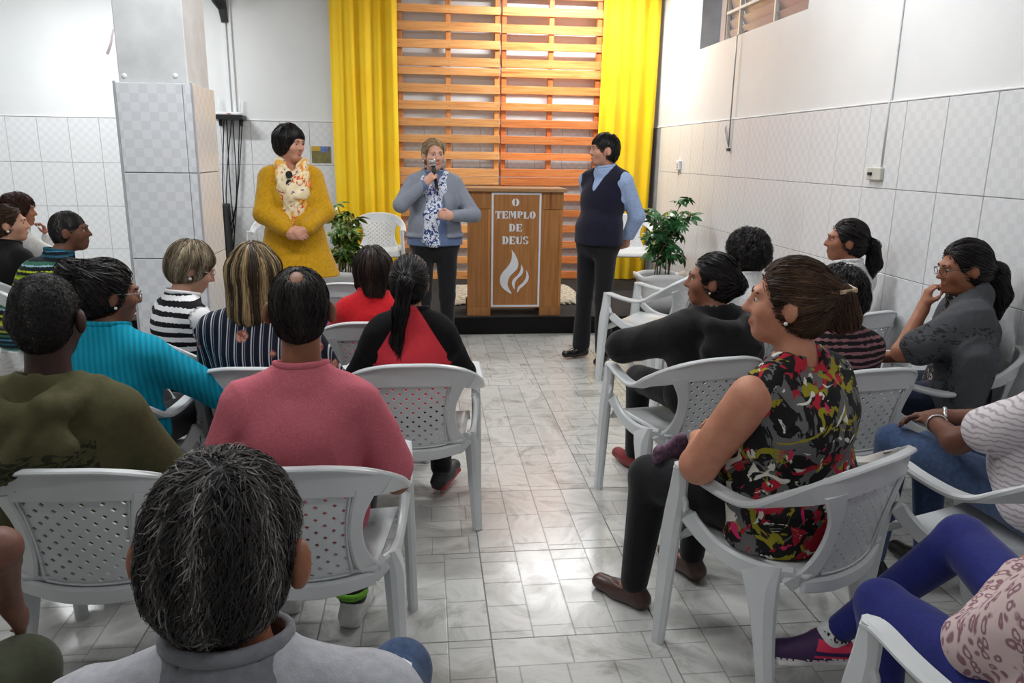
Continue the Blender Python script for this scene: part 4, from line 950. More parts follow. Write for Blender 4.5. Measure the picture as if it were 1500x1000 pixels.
# ---------------------------------------------------------------- plastic chairs
def chair_plastic():
    t = NT('white_chair_plastic', 0.33, 0.45); t.col(t.ramp(t.noise(5, 3), [(0.3, srgb(205, 209, 211)), (0.7, srgb(216, 219, 221))]))
    t.bump(t.noise(160, 2), 0.05, 0.004); return t.m
M_ch = chair_plastic()
def build_chair():
    e = empty('plastic_chair')
    R = [((0, -0.287, 0.742), 0.10, (0, -0.16, 1)), ((0.10, -0.279, 0.739), 0.098, (0, -0.16, 1)), ((0.18, -0.250, 0.722), 0.088, (0.05, -0.12, 1)), ((0.236, -0.2, 0.694), 0.074, (0.35, -0.1, 0.9)),
         ((0.266, -0.13, 0.66), 0.064, (0.75, -0.05, 0.65)), ((0.279, -0.06, 0.624), 0.056, (1, 0, 0.25)), ((0.283, 0.01, 0.614), 0.054, (1, 0, 0)), ((0.283, 0.11, 0.626), 0.054, (1, 0, 0)), ((0.279, 0.2, 0.645), 0.054, (1, 0, 0)), ((0.279, 0.236, 0.64), 0.05, (1, 0, 0))]
    def m(v, s): return (v[0] * s, v[1], v[2])
    def sweep(name, rows, th, n=4):
        arr = spline([list(a) + [w] + list(d) for a, w, d in rows], n); bm = bmesh.new()
        add_sweep(bm, arr[:, :3], arr[:, 3], th if not hasattr(th, '__len__') else np.interp(np.linspace(0, 1, len(arr)), np.linspace(0, 1, len(th)), th), arr[:, 4:7]); o = obj(name, bm_mesh(bm), M_ch, e, smooth=True); o.data.set_sharp_from_angle(angle=R_(38)); return o
    top = [(m(R[i][0], -1), R[i][1], m(R[i][2], -1)) for i in (4, 3, 2, 1)] + [R[i] for i in (0, 1, 2, 3, 4)]
    sweep('top_rail', top, 0.018)
    lip = [((x, y - 0.010 - 0.012 * (1 - abs(x) / 0.27), z + 0.047 - 0.018 * (abs(x) / 0.27) ** 2), 0.004 + 0.022 * max(0, 1 - (abs(x) / 0.262) ** 4), (0, 1, 0.1)) for (x, y, z), w, d in top]
    sweep('rail_lip', lip, 0.012)
    for s in (-1, 1):
        sweep('armrest', [(m(a, s), w, m(d, s)) for a, w, d in R[3:]], 0.022)
        sweep('leg', [(m((0.279, 0.222, 0.652), s), 0.05, (0, 1, 0)), (m((0.284, 0.226, 0.55), s), 0.066, (0, 1, 0)), (m((0.29, 0.24, 0.4), s), 0.07, (0, 1, 0)), (m((0.298, 0.257, 0.0), s), 0.048, (0, 1, 0))], [0.05, 0.038, 0.04, 0.04, 0.036])
        sweep('leg', [(m((0.246, -0.07, 0.425), s), 0.15, (0, 1, 0.1)), (m((0.252, -0.088, 0.36), s), 0.11, (0, 1, 0)), (m((0.259, -0.115, 0.22), s), 0.072, (0, 1, 0)), (m((0.27, -0.155, 0.0), s), 0.052, (0, 1, 0))], [0.03, 0.06, 0.055, 0.042])
        sweep('side_rail', [(m((0.284, 0.225, 0.56), s), 0.05, (0, 0.9, 1)), (m((0.281, 0.18, 0.49), s), 0.055, (0, 0.8, 1)), (m((0.272, 0.09, 0.43), s), 0.055, (0, 0.5, 1)), (m((0.26, -0.01, 0.405), s), 0.06, (0, 0.1, 1)), (m((0.245, -0.10, 0.41), s), 0.06, (0, -0.2, 1)), (m((0.215, -0.17, 0.43), s), 0.05, (0.3 * s, -0.3, 1))], 0.022)
        sweep('back_upright', [(m((0.187, -0.248, 0.70), s), 0.07, m((1, 0.5, 0), s)), (m((0.158, -0.238, 0.61), s), 0.045, m((1, 0.45, 0), s)), (m((0.155, -0.218, 0.52), s), 0.044, m((1, 0.4, 0), s)), (m((0.178, -0.192, 0.44), s), 0.055, m((1, 0.5, 0), s)), (m((0.222, -0.15, 0.385), s), 0.06, m((1, 0.6, 0), s))], 0.016)
    sweep('lower_rail', [((-0.2, -0.188, 0.395), 0.045, (0, 0, 1)), ((-0.1, -0.214, 0.382), 0.05, (0, 0, 1)), ((0, -0.222, 0.378), 0.052, (0, 0, 1)), ((0.1, -0.214, 0.382), 0.05, (0, 0, 1)), ((0.2, -0.188, 0.395), 0.045, (0, 0, 1))], 0.02)
    # perforated lattice panel
    bm = bmesh.new(); nc, nr = 13, 15; lay = []
    def pt(i, j, off):
        t = j / nr; s = 2 * i / nc - 1; hw = 0.148 + 0.02 * (2 * t - 1) ** 2 + 0.012 * t; x = s * hw; z = 0.392 + 0.318 * t + 0.012 * (1 - t) * s * s
        return Vector((x, -0.208 - 0.072 * t + 0.9 * x * x + off, z))
    for off in (0.0, 0.007):
        g = {(i, j): bm.verts.new(pt(i, j, off)) for i in range(nc + 1) for j in range(nr + 1)}; h = {}
        for i in range(nc):
            for j in range(nr):
                c4 = [g[i, j], g[i + 1, j], g[i + 1, j + 1], g[i, j + 1]]
                if (i + j) % 2 or i in (0, nc - 1) or j in (0, nr - 1): bm.faces.new(c4); continue
                q = 0.33; d4 = [bm.verts.new(pt(i + 0.5 + a * q, j + 0.5 + b * q, off)) for a, b in ((0, -1), (1, 0), (0, 1), (-1, 0))]; h[i, j] = d4
                for k in range(4): bm.faces.new((c4[k], c4[(k + 1) % 4], d4[k])); bm.faces.new((c4[(k + 1) % 4], d4[(k + 1) % 4], d4[k]))
        lay.append((g, h))
    (g0, h0), (g1, h1) = lay
    for k in h0:
        for q in range(4): bm.faces.new((h0[k][q], h0[k][(q + 1) % 4], h1[k][(q + 1) % 4], h1[k][q]))
    rim = [(i, 0) for i in range(nc)] + [(nc, j) for j in range(nr)] + [(i, nr) for i in range(nc, 0, -1)] + [(0, j) for j in range(nr, 0, -1)]
    for a, b in zip(rim, rim[1:] + rim[:1]): bm.faces.new((g0[a], g0[b], g1[b], g1[a]))
    obj('back_panel', bm_mesh(bm), M_ch, e)
    bm = bmesh.new()
    fr = [pt(i, 14.3, -0.004) for i in np.linspace(1, nc - 1, 9)] + [pt(nc - 1, j, -0.004) for j in np.linspace(13.5, 1.2, 8)] + [pt(i, 0.8, -0.004) for i in np.linspace(nc - 1.4, 1.4, 8)] + [pt(1, j, -0.004) for j in np.linspace(1.2, 13.5, 8)]
    add_tube(bm, fr + fr[:1], 0.004, 6); obj('panel_bead', bm_mesh(bm), M_ch, e, smooth=True)
    # seat
    bm = bmesh.new(); n = 14; lay = []
    for off in (0.0, -0.014):
        g = {}
        for i in range(n + 1):
            for j in range(n + 1):
                s, t = 2 * i / n - 1, j / n; y = -0.2 + 0.44 * t; hw = 0.205 + 0.055 * t; z = 0.428 - 0.02 * (1 - s * s) * math.sin(3.14 * min(1, t * 1.05)) - 0.06 * max(0, t - 0.88) ** 2 * 60 + 0.006 * s * s + off
                g[i, j] = bm.verts.new((s * hw, y, z))
        lay.append(g)
    a, b = lay
    for i in range(n):
        for j in range(n):
            bm.faces.new((a[i, j], a[i + 1, j], a[i + 1, j + 1], a[i, j + 1])); bm.faces.new((b[i, j], b[i, j + 1], b[i + 1, j + 1], b[i + 1, j]))
    rim = [(i, 0) for i in range(n)] + [(n, j) for j in range(n)] + [(i, n) for i in range(n, 0, -1)] + [(0, j) for j in range(n, 0, -1)]
    for p, q in zip(rim, rim[1:] + rim[:1]): bm.faces.new((a[p], a[q], b[q], b[p]))
    obj('seat', bm_mesh(bm), M_ch, e, smooth=True)
    return e
CHAIR0 = build_chair(); used = [False]
def chair(x, y, yaw, label, z=0.0):
    o = CHAIR0 if not used[0] else copy_tree(CHAIR0); used[0] = True
    o.location = (x, y, z); o.rotation_euler = (0, 0, R_(yaw)); tag(o, label, 'chair', 'white plastic armchairs'); return o
# ---------------------------------------------------------------- garment patterns
def stripes(name, period, bands, src='u', axis=2, rough=0.85, warp=0.0, knit=0.15):
    t = NT(name, rough, 0.2)
    v = t.attr('u') if src == 'u' else t.xyz()[axis]
    if warp: v = t.math('ADD', v, t.math('MULTIPLY', t.noise(9, 2), warp))
    fr = t.math('FRACT', t.math('DIVIDE', v, period)); acc = 0; stops = []
    for w, c in bands: stops.append((acc, srgb(*c))); acc += w
    t.col(t.ramp(fr, stops, True)); t.bump(t.noise(16, 3), knit, 0.02); return t.m
def patches(name, base, layers, rough=0.8):
    """layers: (scale, threshold, rgb, seed, distortion)"""
    t = NT(name, rough, 0.25); col = srgb(*base)
    for sc, th, rgb, sd, di in layers:
        f = t.noise(sc, 3, t.mapping(t.coord(), (1, 1, 1), (0, 0, 0), (sd * 3.7, sd * 1.3, sd * 2.1)), 0.55, di)
        f = t.ramp(f, [(th - 0.006, (0, 0, 0, 1)), (th + 0.006, (1, 1, 1, 1))]); col = t.mix(f, col, srgb(*rgb))
    t.col(col); t.bump(t.noise(14, 3), 0.2, 0.02); return t.m
def printed(name, base, ink, box3, sc=26, th=0.53, rough=0.9):
    """Plain cloth with ink marks inside a box given in the wearer's frame."""
    t = NT(name, rough, 0.2); X = t.xyz(); m = None
    for i in range(3):
        if box3[i] is None: continue
        lo, hi = box3[i]
        w = t.math('MULTIPLY', t.math('GREATER_THAN', X[i], lo), t.math('LESS_THAN', X[i], hi)); m = w if m is None else t.math('MULTIPLY', m, w)
    f = t.noise(sc, 3, t.mapping(t.coord(), (1, 1, 1.8)), 0.5, 1.2); f = t.ramp(f, [(th, (0, 0, 0, 1)), (th + 0.02, (1, 1, 1, 1))])
    b = t.ramp(t.noise(40, 3), [(0.3, tuple(q * 0.82 for q in srgb(*base)[:3]) + (1,)), (0.7, srgb(*base))])
    t.col(t.mix(t.math('MULTIPLY', m, t.math('MULTIPLY', f, 0.8)), b, srgb(*ink))); t.bump(t.math('ADD', t.noise(12, 3), t.math('MULTIPLY', t.noise(300, 1), 0.15)), 0.3, 0.02); return t.m
def knit(name, rgb, n=130):
    t = NT(name, 0.9, 0.2); w = t.n('ShaderNodeTexWave'); w.inputs['Scale'].default_value = n / 6.28; w.inputs['Detail'].default_value = 1; w.inputs['Distortion'].default_value = 0.6; w.bands_direction = 'DIAGONAL'; t.l(t.mapping(t.coord(), (1.4, 0.7, 0.1)), w.inputs['Vector'])
    c = srgb(*rgb); t.col(t.mix(w.outputs['Fac'], tuple(q * 0.72 for q in c[:3]) + (1,), c)); t.bump(w.outputs['Fac'], 0.5, 0.006); return t.m
def tweed(name, a, b):
    t = NT(name, 0.9, 0.2); t.col(t.ramp(t.noise(430, 2), [(0.4, srgb(*a)), (0.6, srgb(*b))])); t.bump(t.noise(14, 3), 0.25, 0.02); return t.m
def leopard(name, base, spot, sc=46):
    t = NT(name, 0.85, 0.2); v = t.n('ShaderNodeTexVoronoi'); v.inputs['Scale'].default_value = sc
    a = t.n('ShaderNodeVectorMath'); a.operation = 'ADD'; n = t.n('ShaderNodeTexNoise'); n.inputs['Scale'].default_value = 14; t.l(t.coord(), n.inputs['Vector'])
    s2 = t.n('ShaderNodeVectorMath'); s2.operation = 'SCALE'; s2.inputs['Scale'].default_value = 0.05; t.l(n.outputs['Color'], s2.inputs[0]); t.l(t.mapping(t.coord(), (1, 1, 0.6)), a.inputs[0]); t.l(s2.outputs[0], a.inputs[1]); t.l(a.outputs[0], v.inputs['Vector'])
    t.col(t.ramp(v.outputs['Distance'], [(0.0, srgb(*base)), (0.2, srgb(*base)), (0.28, srgb(*spot)), (0.42, srgb(*spot)), (0.52, srgb(*base))])); t.bump(t.noise(14, 3), 0.2, 0.02); return t.m
H_black = hairmat('black_hair', [(0.0, (8, 7, 8)), (0.6, (24, 20, 20)), (1.0, (52, 44, 42))], 0.38)
H_dark = hairmat('dark_brown_hair', [(0.0, (16, 11, 10)), (0.6, (38, 27, 23)), (1.0, (74, 54, 44))], 0.4)
H_brown = hairmat('brown_hair', [(0.0, (34, 23, 17)), (0.6, (70, 48, 34)), (1.0, (112, 80, 54))], 0.42)
H_red = hairmat('reddish_curly_hair', [(0.0, (28, 14, 12)), (0.6, (64, 34, 28)), (1.0, (104, 62, 48))], 0.5)
H_grey = hairmat('greying_hair', [(0.0, (18, 16, 16)), (0.5, (46, 42, 41)), (0.8, (92, 88, 86)), (1.0, (160, 156, 152))], 0.45)
H_bgrey = hairmat('black_greying_hair', [(0.0, (14, 12, 12)), (0.7, (40, 37, 36)), (1.0, (104, 100, 98))], 0.5)
H_ash = hairmat('ash_blond_hair', [(0.0, (62, 52, 40)), (0.5, (122, 106, 84)), (1.0, (188, 174, 148))], 0.45)
H_blond = hairmat('pulled_blond_hair', [(0.0, (96, 76, 52)), (0.5, (160, 134, 100)), (1.0, (206, 184, 150))], 0.42)
H_streak = hairmat('streaked_blond_hair', [(0.0, (34, 26, 20)), (0.42, (66, 52, 38)), (0.56, (150, 126, 88)), (1.0, (214, 190, 144))], 0.42)
H_bald = hairmat('thin_dark_hair', [(0.0, (16, 12, 12)), (0.6, (34, 28, 26)), (1.0, (66, 58, 54))], 0.45)
BLK = cloth('black_cloth', (20, 20, 22)); DKP = cloth('black_trousers', (22, 22, 26)); JEAN = cloth('blue_denim', (58, 78, 112), 0.85, 900, 0.16); DJEAN = cloth('dark_denim', (34, 42, 62), 0.85, 900, 0.14)
WHT = cloth('white_cloth', (222, 222, 222)); SH_B = [plain('black_leather', (18, 17, 17), 0.3), plain('dark_sole', (12, 12, 12), 0.7)]
PEARL = plain('pearl', (235, 232, 225), 0.2); GOLD = plain('gold_metal', (200, 170, 100), 0.25, metal=0.9); STEEL = plain('steel', (190, 190, 188), 0.25, metal=0.9); FRM = plain('dark_glasses_frame', (40, 30, 28), 0.3)
CH = 'white plastic chair of '
def seated(x, y, yaw, chair_label, dx=0.0, dy=0.0):
    if chair_label: chair(x, y, yaw, chair_label)
    a = R_(yaw); return (x + dx * math.cos(a) - dy * math.sin(a), y + dx * math.sin(a) + dy * math.cos(a), 0.0)
GR = 'seated audience'
def collar(h=0.05, r=0.078, tg=0, back=0.0):
    return lambda S, c: S.cap(c.nb + V(0, 0.008, 0.0), c.nb + V(0, 0.018, h), r + 0.012, r, k=0.012, tag=tg, u0=None)
def hood(tg=0, z=0.0, s=1.0, back=0.16):
    def f(S, c):
        n, fw, rx = c.nb, c.fw, c.rx
        ring_ = [n + fw * 0.10 - rx * 0.07 + V(0, 0, -0.03), n - rx * 0.125 * s + V(0, 0, 0.008), n - fw * back * 0.8 - rx * 0.085 * s + V(0, 0, -0.005), n - fw * back * 1.02 + V(0, 0, -0.02),
                 n - fw * back * 0.8 + rx * 0.085 * s + V(0, 0, -0.005), n + rx * 0.125 * s + V(0, 0, 0.008), n + fw * 0.10 + rx * 0.07 + V(0, 0, -0.03)]
        S.chain(ring_, [0.026, 0.034, 0.036, 0.036, 0.036, 0.034, 0.026], k=0.02, tag=tg)
        S.ell(n - fw * back * 0.98 - V(0, 0, 0.11), (0.135 * s, 0.055, 0.10 * s), k=0.03, tag=tg)
        S.cap(n - fw * back * 1.05 - rx * 0.12 * s - V(0, 0, 0.10), n - fw * back * 1.12 - V(0, 0, 0.19 * s), 0.022, 0.026, k=0.02, tag=tg); S.cap(n - fw * back * 1.05 + rx * 0.12 * s - V(0, 0, 0.10), n - fw * back * 1.12 - V(0, 0, 0.19 * s), 0.022, 0.026, k=0.02, tag=tg)
    return f
def raglan():
    t = NT('red_black_raglan', 0.88, 0.2); X = t.xyz()
    seam = t.math('GREATER_THAN', t.math('SUBTRACT', t.math('ABSOLUTE', X[0]), t.math('MULTIPLY', t.math('SUBTRACT', 0.95, X[2]), 0.62)), 0.045)
    f = t.math('MAXIMUM', seam, t.math('GREATER_THAN', t.attr('t1'), 0.5)); t.col(t.mix(f, srgb(226, 66, 78), srgb(20, 20, 22)))
    t.bump(t.noise(14, 3), 0.28, 0.02); return t.m
# ---------------------------------------------------------------- people, left side
# girl with the ponytail
p = seated(-0.06, 3.23, 0, CH + 'the girl in the red and black top', -0.01, 0.02)
c = person(p, 2, 1.2, 'seated girl with a long black ponytail, red shirt with black sleeves', GR, skin_rgb=(176, 128, 104), sc=0.9, width=0.98, hs=0.94, vox=0.008,
           shirt=dict(mat=[raglan()], sleeve='long', wr=0.0025, post=[], extra=[lambda S, c: [S.cap(c.shl[sd] + c.rx * -sd * 0.03 + V(0, 0, 0.035), c.shl[sd] + c.rx * sd * 0.01 - V(0, 0, 0.05), 0.062, 0.066, k=0.03, tag=1) for sd in (-1, 1)]]), pants=dict(mat=DKP, r=0.92), shoes=dict(mat=[plain('dark_sneaker', (44, 44, 50), 0.5), plain('red_sole', (196, 34, 50), 0.5)], sole=True),
           legs={1: dict(ankle=(0.14, 0.22, 0.11), foot=-28, toe=0.1), -1: dict(ankle=(-0.1, 0.3, 0.085))}, head=(-8, -6, 3))
hair(c, H_black, tie=(0, -0.125, 0.025), v=0.008, n=2200, ln=(0.05, 0.1), wd=0.0013, extras=[((0, -0.105, 0.03), (0, -0.15, 0.01), 0.022, 0.024), ((0, -0.15, 0.01), (-0.015, -0.15, -0.12), 0.025, 0.026), ((-0.015, -0.15, -0.12), (-0.03, -0.135, -0.25), 0.026, 0.022), ((-0.03, -0.135, -0.25), (-0.005, -0.11, -0.35), 0.022, 0.01)], jit=0.06)
tube('hair_tie', [c.P(0.024 * math.cos(t), -0.135 + 0.006 * math.sin(t), 0.022 + 0.024 * math.sin(t)) for t in np.linspace(0, 6.28, 13)], 0.006, BLK, c.e)
# balding man, pink shirt
p = seated(-0.36, 2.23, 0, CH + 'the balding man in the pink shirt', -0.03, 0.0)
c = person((p[0] + 0.03, p[1], 0), 0, 1.30, 'seated balding man in a heathered pink t-shirt', GR, male=True, skin_rgb=(138, 92, 68), width=0.97, depth=1.05, vox=0.008, ear=0.007, necklen=0.045, head=(3, -4, 0),
           arms={1: dict(to=(0.14, 0.2, 0.64), pole=(0.6, -0.3, -1)), -1: dict(to=(-0.14, 0.2, 0.64), pole=(-0.6, -0.3, -1))},
           shirt=dict(mat=[tweed('pink_heather', (188, 92, 106), (206, 116, 128))] * 2, sleeve='short', len=0.8, g=0.016, wr=0.006, wf=8, r=1.0, vox=0.007), pants=dict(mat=cloth('charcoal_trousers', (48, 48, 52))),
           shoes=dict(mat=[plain('white_sneaker', (206, 206, 202), 0.5), plain('white_sole', (222, 222, 220), 0.5)], sole=True), legs={1: dict(ankle=(0.09, 0.2, 0.085), foot=-12), -1: dict(ankle=(-0.14, 0.3, 0.085))})
hair(c, H_bald, v=0.006, n=3200, ln=(0.02, 0.045), wd=0.0011, bald=((0, -0.075, 0.115), (0.024, 0.03, 0.035)), nape=-0.07, off=0.002, jit=0.3, crown=(0, -0.03, 0.12))
tube('sock_band', [c.L[1][2] + V(0.046 * math.cos(t), 0.046 * math.sin(t), 0.03) for t in np.linspace(0, 6.28, 15)], 0.012, cloth('lime_sock', (110, 170, 50)), c.e)
# man in the olive hoodie
p = seated(-0.93, 2.26, -3, CH + 'the man in the olive hoodie', -0.13, 0.0)
c = person(p, -3, 1.28, 'seated man with cropped black hair in an olive printed hoodie', GR, male=True, skin_rgb=(62, 42, 35), width=1.08, depth=1.1, vox=0.008, ear=0.008, necklen=0.035, head=(2, -6, 0), hs=1.06,
           shirt=dict(name='hoodie', mat=[printed('olive_print_fleece', (82, 80, 54), (28, 36, 28), [(-0.12, 0.16), (-0.4, -0.1), (0.70, 0.82)], 30, 0.5)], sleeve='long', g=0.026, wr=0.005, wf=8, extra=[hood(2, 0.0, 1.05, 0.165), lambda S, c: S.chain([c.nb + V(0.085, -0.03, 0.03), c.nb + V(0.06, -0.165, 0.0), c.nb + V(-0.01, -0.225, -0.13), c.nb + V(-0.13, -0.225, -0.21), c.nb + V(-0.26, -0.15, -0.215)], [0.026, 0.03, 0.03, 0.03, 0.03], k=0.008, side=(0, 0, 1), f=1.25, tag=2)], neck=0.07, band=0),
           pants=dict(mat=DJEAN), shoes=dict(mat=SH_B))
hair(c, H_bgrey, v=0.004, n=5000, ln=(0.006, 0.012), wd=0.0011, seg=2, off=0.001, jit=0.8, nape=-0.075, curl=0.002, cfreq=500)
# foreground man, grey polo
p = seated(-0.34, 1.06, 0, CH + 'the man in the grey polo, nearest the camera', 0.075, -0.09)
c = person(p, 0, 1.232, 'seated grey-haired man in a pale grey polo shirt nearest the camera', GR, male=True, skin_rgb=(150, 98, 74), width=1.1, depth=1.1, vox=0.006, head=(-4, -8, 2), hs=1.02, ear=0.016,
           shirt=dict(name='polo_shirt', mat=[two_tone('pale_grey_pique', (186, 188, 196), (186, 188, 196), (126, 128, 134))], sleeve='short', g=0.016, wr=0.004, band=0, extra=[lambda S, c: (S.cap(c.nb + V(0, 0.0, -0.035), c.nb + V(0, 0.012, 0.05), 0.125, 0.083, k=0.006, tag=2, u0=None))], neck=0.07, ring=1, bandmat=cloth('grey_collar_rib', (126, 128, 134)), vox=0.007),
           pants=dict(mat=JEAN), shoes=dict(mat=SH_B), legs={1: dict(knee=(0.2, 0.5, 0.5), ankle=(0.2, 0.42, 0.085))})
hair(c, H_grey, v=0.013, n=8000, ln=(0.02, 0.045), wd=0.001, off=0.004, curl=0.003, cfreq=110, lift=0.004, jit=0.4, nape=-0.068, earcut=1.5, crown=(0.01, -0.06, 0.12), rb=(0.0, 1.0), streak=45, vox=0.006)
# woman with streaked hair
p = seated(-0.66, 3.22, -4, CH + 'the woman with blond-streaked long hair', 0.0, 0.0)
FLOR = patches('navy_striped_floral', (28, 32, 46), [])
def navy_floral():
    t = NT('navy_floral_stripe', 0.8, 0.2); X = t.xyz(); fr = t.math('FRACT', t.math('DIVIDE', X[0], 0.034))
    b = t.ramp(fr, [(0.0, srgb(28, 32, 48)), (0.42, srgb(28, 32, 48)), (0.421, srgb(206, 208, 212)), (0.56, srgb(206, 208, 212)), (0.561, srgb(28, 32, 48)), (0.72, srgb(28, 32, 48)), (0.721, srgb(150, 156, 168)), (0.8, srgb(150, 156, 168)), (0.801, srgb(28, 32, 48))], True)
    v = t.n('ShaderNodeTexVoronoi'); v.inputs['Scale'].default_value = 9; t.l(t.coord(), v.inputs['Vector']); f = t.ramp(v.outputs['Distance'], [(0.2, (1, 1, 1, 1)), (0.26, (0, 0, 0, 1))])
    g = t.ramp(t.noise(60, 2), [(0.42, srgb(150, 84, 74)), (0.56, srgb(214, 156, 138))]); t.col(t.mix(f, b, g)); t.bump(t.noise(14, 3), 0.2, 0.02); return t.m
NF = navy_floral()
c = person(p, -4, 1.25, 'seated woman with long blond-streaked hair in a navy floral striped blouse', GR, skin_rgb=(196, 150, 126), width=1.16, depth=1.08, bust=0.02, head=(-4, -4, 0), sway=-0.03,
           shirt=dict(name='blouse', mat=[NF, NF], sleeve='long', g=0.016, wr=0.003), pants=dict(mat=DKP), shoes=dict(mat=SH_B))
hair(c, H_streak, 'long', v=0.014, n=3400, ln=(0.08, 0.2), wd=0.0016, nape=None, ears=False, side_down=0.14, seg=7, streak=60, rb=(0.0, 1.0), jit=0.05,
     extras=[((0, -0.07, 0.0), (0, -0.085, -0.16), 0.06, 0.05), ((-0.05, -0.05, 0.0), (-0.055, -0.07, -0.17), 0.045, 0.035), ((0.05, -0.05, 0.0), (0.055, -0.07, -0.17), 0.045, 0.035)])
# person in blue behind her
p = seated(-0.88, 4.42, -10, CH + 'the child in a blue t-shirt', 0.0, 0.0)
c = person(p, -10, 1.03, 'seated child in a blue t-shirt, half hidden by the woman with streaked hair', GR, skin_rgb=(186, 134, 108), sc=0.9, hs=0.92, arms={1: dict(to=(0.3, 0.2, 0.62), pole=(1, -0.6, -0.2))},
           shirt=dict(mat=[cloth('royal_blue_tee', (44, 58, 128))] * 2, sleeve='short'), pants=dict(mat=DJEAN), shoes=dict(mat=SH_B))
hair(c, H_dark, n=900)
# woman in red
p = seated(-0.27, 4.02, -4, CH + 'the woman in the red sweater')
c = person(p, -4, 1.145, 'seated woman with a dark bob in a red sweater', GR, skin_rgb=(190, 140, 116), sc=0.88, hs=0.95, head=(-6, -8, 0), shirt=dict(name='sweater', mat=[cloth('red_knit', (196, 24, 34))] * 2, g=0.018, extra=[collar(0.03, 0.07)]), pants=dict(mat=DKP), shoes=dict(mat=SH_B))
hair(c, H_dark, 'long', v=0.012, n=1800, ln=(0.05, 0.12), nape=None, ears=False, side_down=0.09, extras=[((0, -0.06, 0.0), (0.01, -0.075, -0.12), 0.058, 0.04), ((0.03, -0.06, -0.03), (0.06, -0.07, -0.16), 0.04, 0.016)], jit=0.06)
chair(-0.46, 5.2, -8, 'empty white plastic chair in front of the woman in the red sweater')
chair(-1.42, 6.05, -55, 'empty white plastic chair beside the equipment tower behind the pillar')
# woman in stripes
p = seated(-1.17, 3.86, -48, CH + 'the woman in the black and white striped top')
ST = stripes('black_white_stripes', 0.047, [(0.5, (226, 226, 228)), (0.5, (22, 22, 26))])
c = person(p, -48, 1.175, 'seated woman with short ash-blond hair and glasses in black and white stripes', GR, skin_rgb=(206, 160, 138), width=1.0, head=(-24, -22, 0), head_fwd=0.06, face=True, shirt=dict(mat=[ST, ST], wr=0.002, g=0.014), pants=dict(mat=DKP), shoes=dict(mat=SH_B), lean=0.03)
hair(c, H_ash, v=0.019, n=2200, ln=(0.04, 0.07), nape=-0.075, cut=(0.094, -0.035, 0.066, 0.1), streak=40, rb=(0.0, 1.0)); glasses(c, STEEL); earrings(c, PEARL, 0.008)
# woman in turquoise
p = seated(-1.26, 3.0, -14, CH + 'the woman in the turquoise knit', 0.08, 0.02)
KT = knit('turquoise_rib_knit', (14, 152, 182))
c = person(p, -14, 1.21, 'seated dark-haired woman with glasses in a turquoise ribbed knit', GR, skin_rgb=(132, 90, 70), width=1.12, depth=1.05, head=(-40, -6, 0), face=True, shirt=dict(name='sweater', mat=[KT, KT], g=0.018, wr=0.003), pants=dict(mat=DKP), shoes=dict(mat=SH_B),
           arms={1: dict(to=(0.22, 0.3, 0.68), pole=(1, -0.5, -0.5))})
hair(c, H_black, v=0.013, n=2200, tie=(0, -0.1, 0.07), extras=[((0, -0.095, 0.075), (-0.01, -0.135, 0.085), 0.045, 0.04)], nape=-0.085, ln=(0.04, 0.09), rough=0.002); glasses(c, STEEL); earrings(c, PEARL, 0.006)
# man in the striped polo
p = seated(-2.24, 4.88, -50, CH + 'the man in the striped polo', 0, -0.18)
SP = stripes('blue_green_polo_stripes', 0.24, [(0.06, (40, 90, 110)), (0.06, (24, 30, 38)), (0.05, (70, 130, 160)), (0.05, (30, 40, 52)), (0.06, (60, 110, 90)), (0.05, (26, 34, 40)), (0.05, (150, 160, 60)), (0.06, (40, 44, 46)), (0.05, (90, 92, 90)), (0.07, (186, 200, 46)), (0.05, (128, 160, 40)), (0.07, (22, 26, 30)), (0.04, (180, 196, 40)), (0.10, (26, 34, 40)), (0.03, (150, 190, 200)), (0.06, (60, 110, 90)), (0.09, (24, 30, 38))])
c = person(p, -50, 1.245, 'seated man with grey cropped hair in a blue, green and lime striped polo', GR, male=True, skin_rgb=(118, 80, 62), lean=0.27, head=(-32, 2, 0), head_fwd=0.08, face=True, width=1.06, shirt=dict(name='polo_shirt', mat=[SP, SP], sleeve='short', len=0.8, g=0.016, extra=[collar(0.04, 0.078)]), pants=dict(mat=DJEAN), shoes=dict(mat=SH_B), arms={1: dict(to=(0.1, 0.42, 0.62)), -1: dict(to=(-0.1, 0.42, 0.62))})
hair(c, H_bgrey, v=0.006, n=2200, ln=(0.012, 0.024), seg=3, nape=-0.07, off=0.002, cut=(0.094, -0.05, 0.062, 0.09), rb=(0.3, 1.0))
# brown-haired woman in black
p = seated(-2.74, 5.5, -35, CH + 'the brown-haired woman in black')
c = person(p, -35, 1.24, 'seated woman with tied brown hair and an earring in a black cardigan', GR, skin_rgb=(206, 158, 134), head=(-42, 2, 0), face=True, shirt=dict(name='cardigan', mat=[BLK, BLK], g=0.018), pants=dict(mat=DKP), shoes=dict(mat=SH_B))
hair(c, H_brown, v=0.01, n=1600, tie=(0, -0.1, -0.02), extras=[((0, -0.1, -0.02), (0.0, -0.12, -0.05), 0.035, 0.03)], ln=(0.04, 0.09)); earrings(c, PEARL, 0.009)
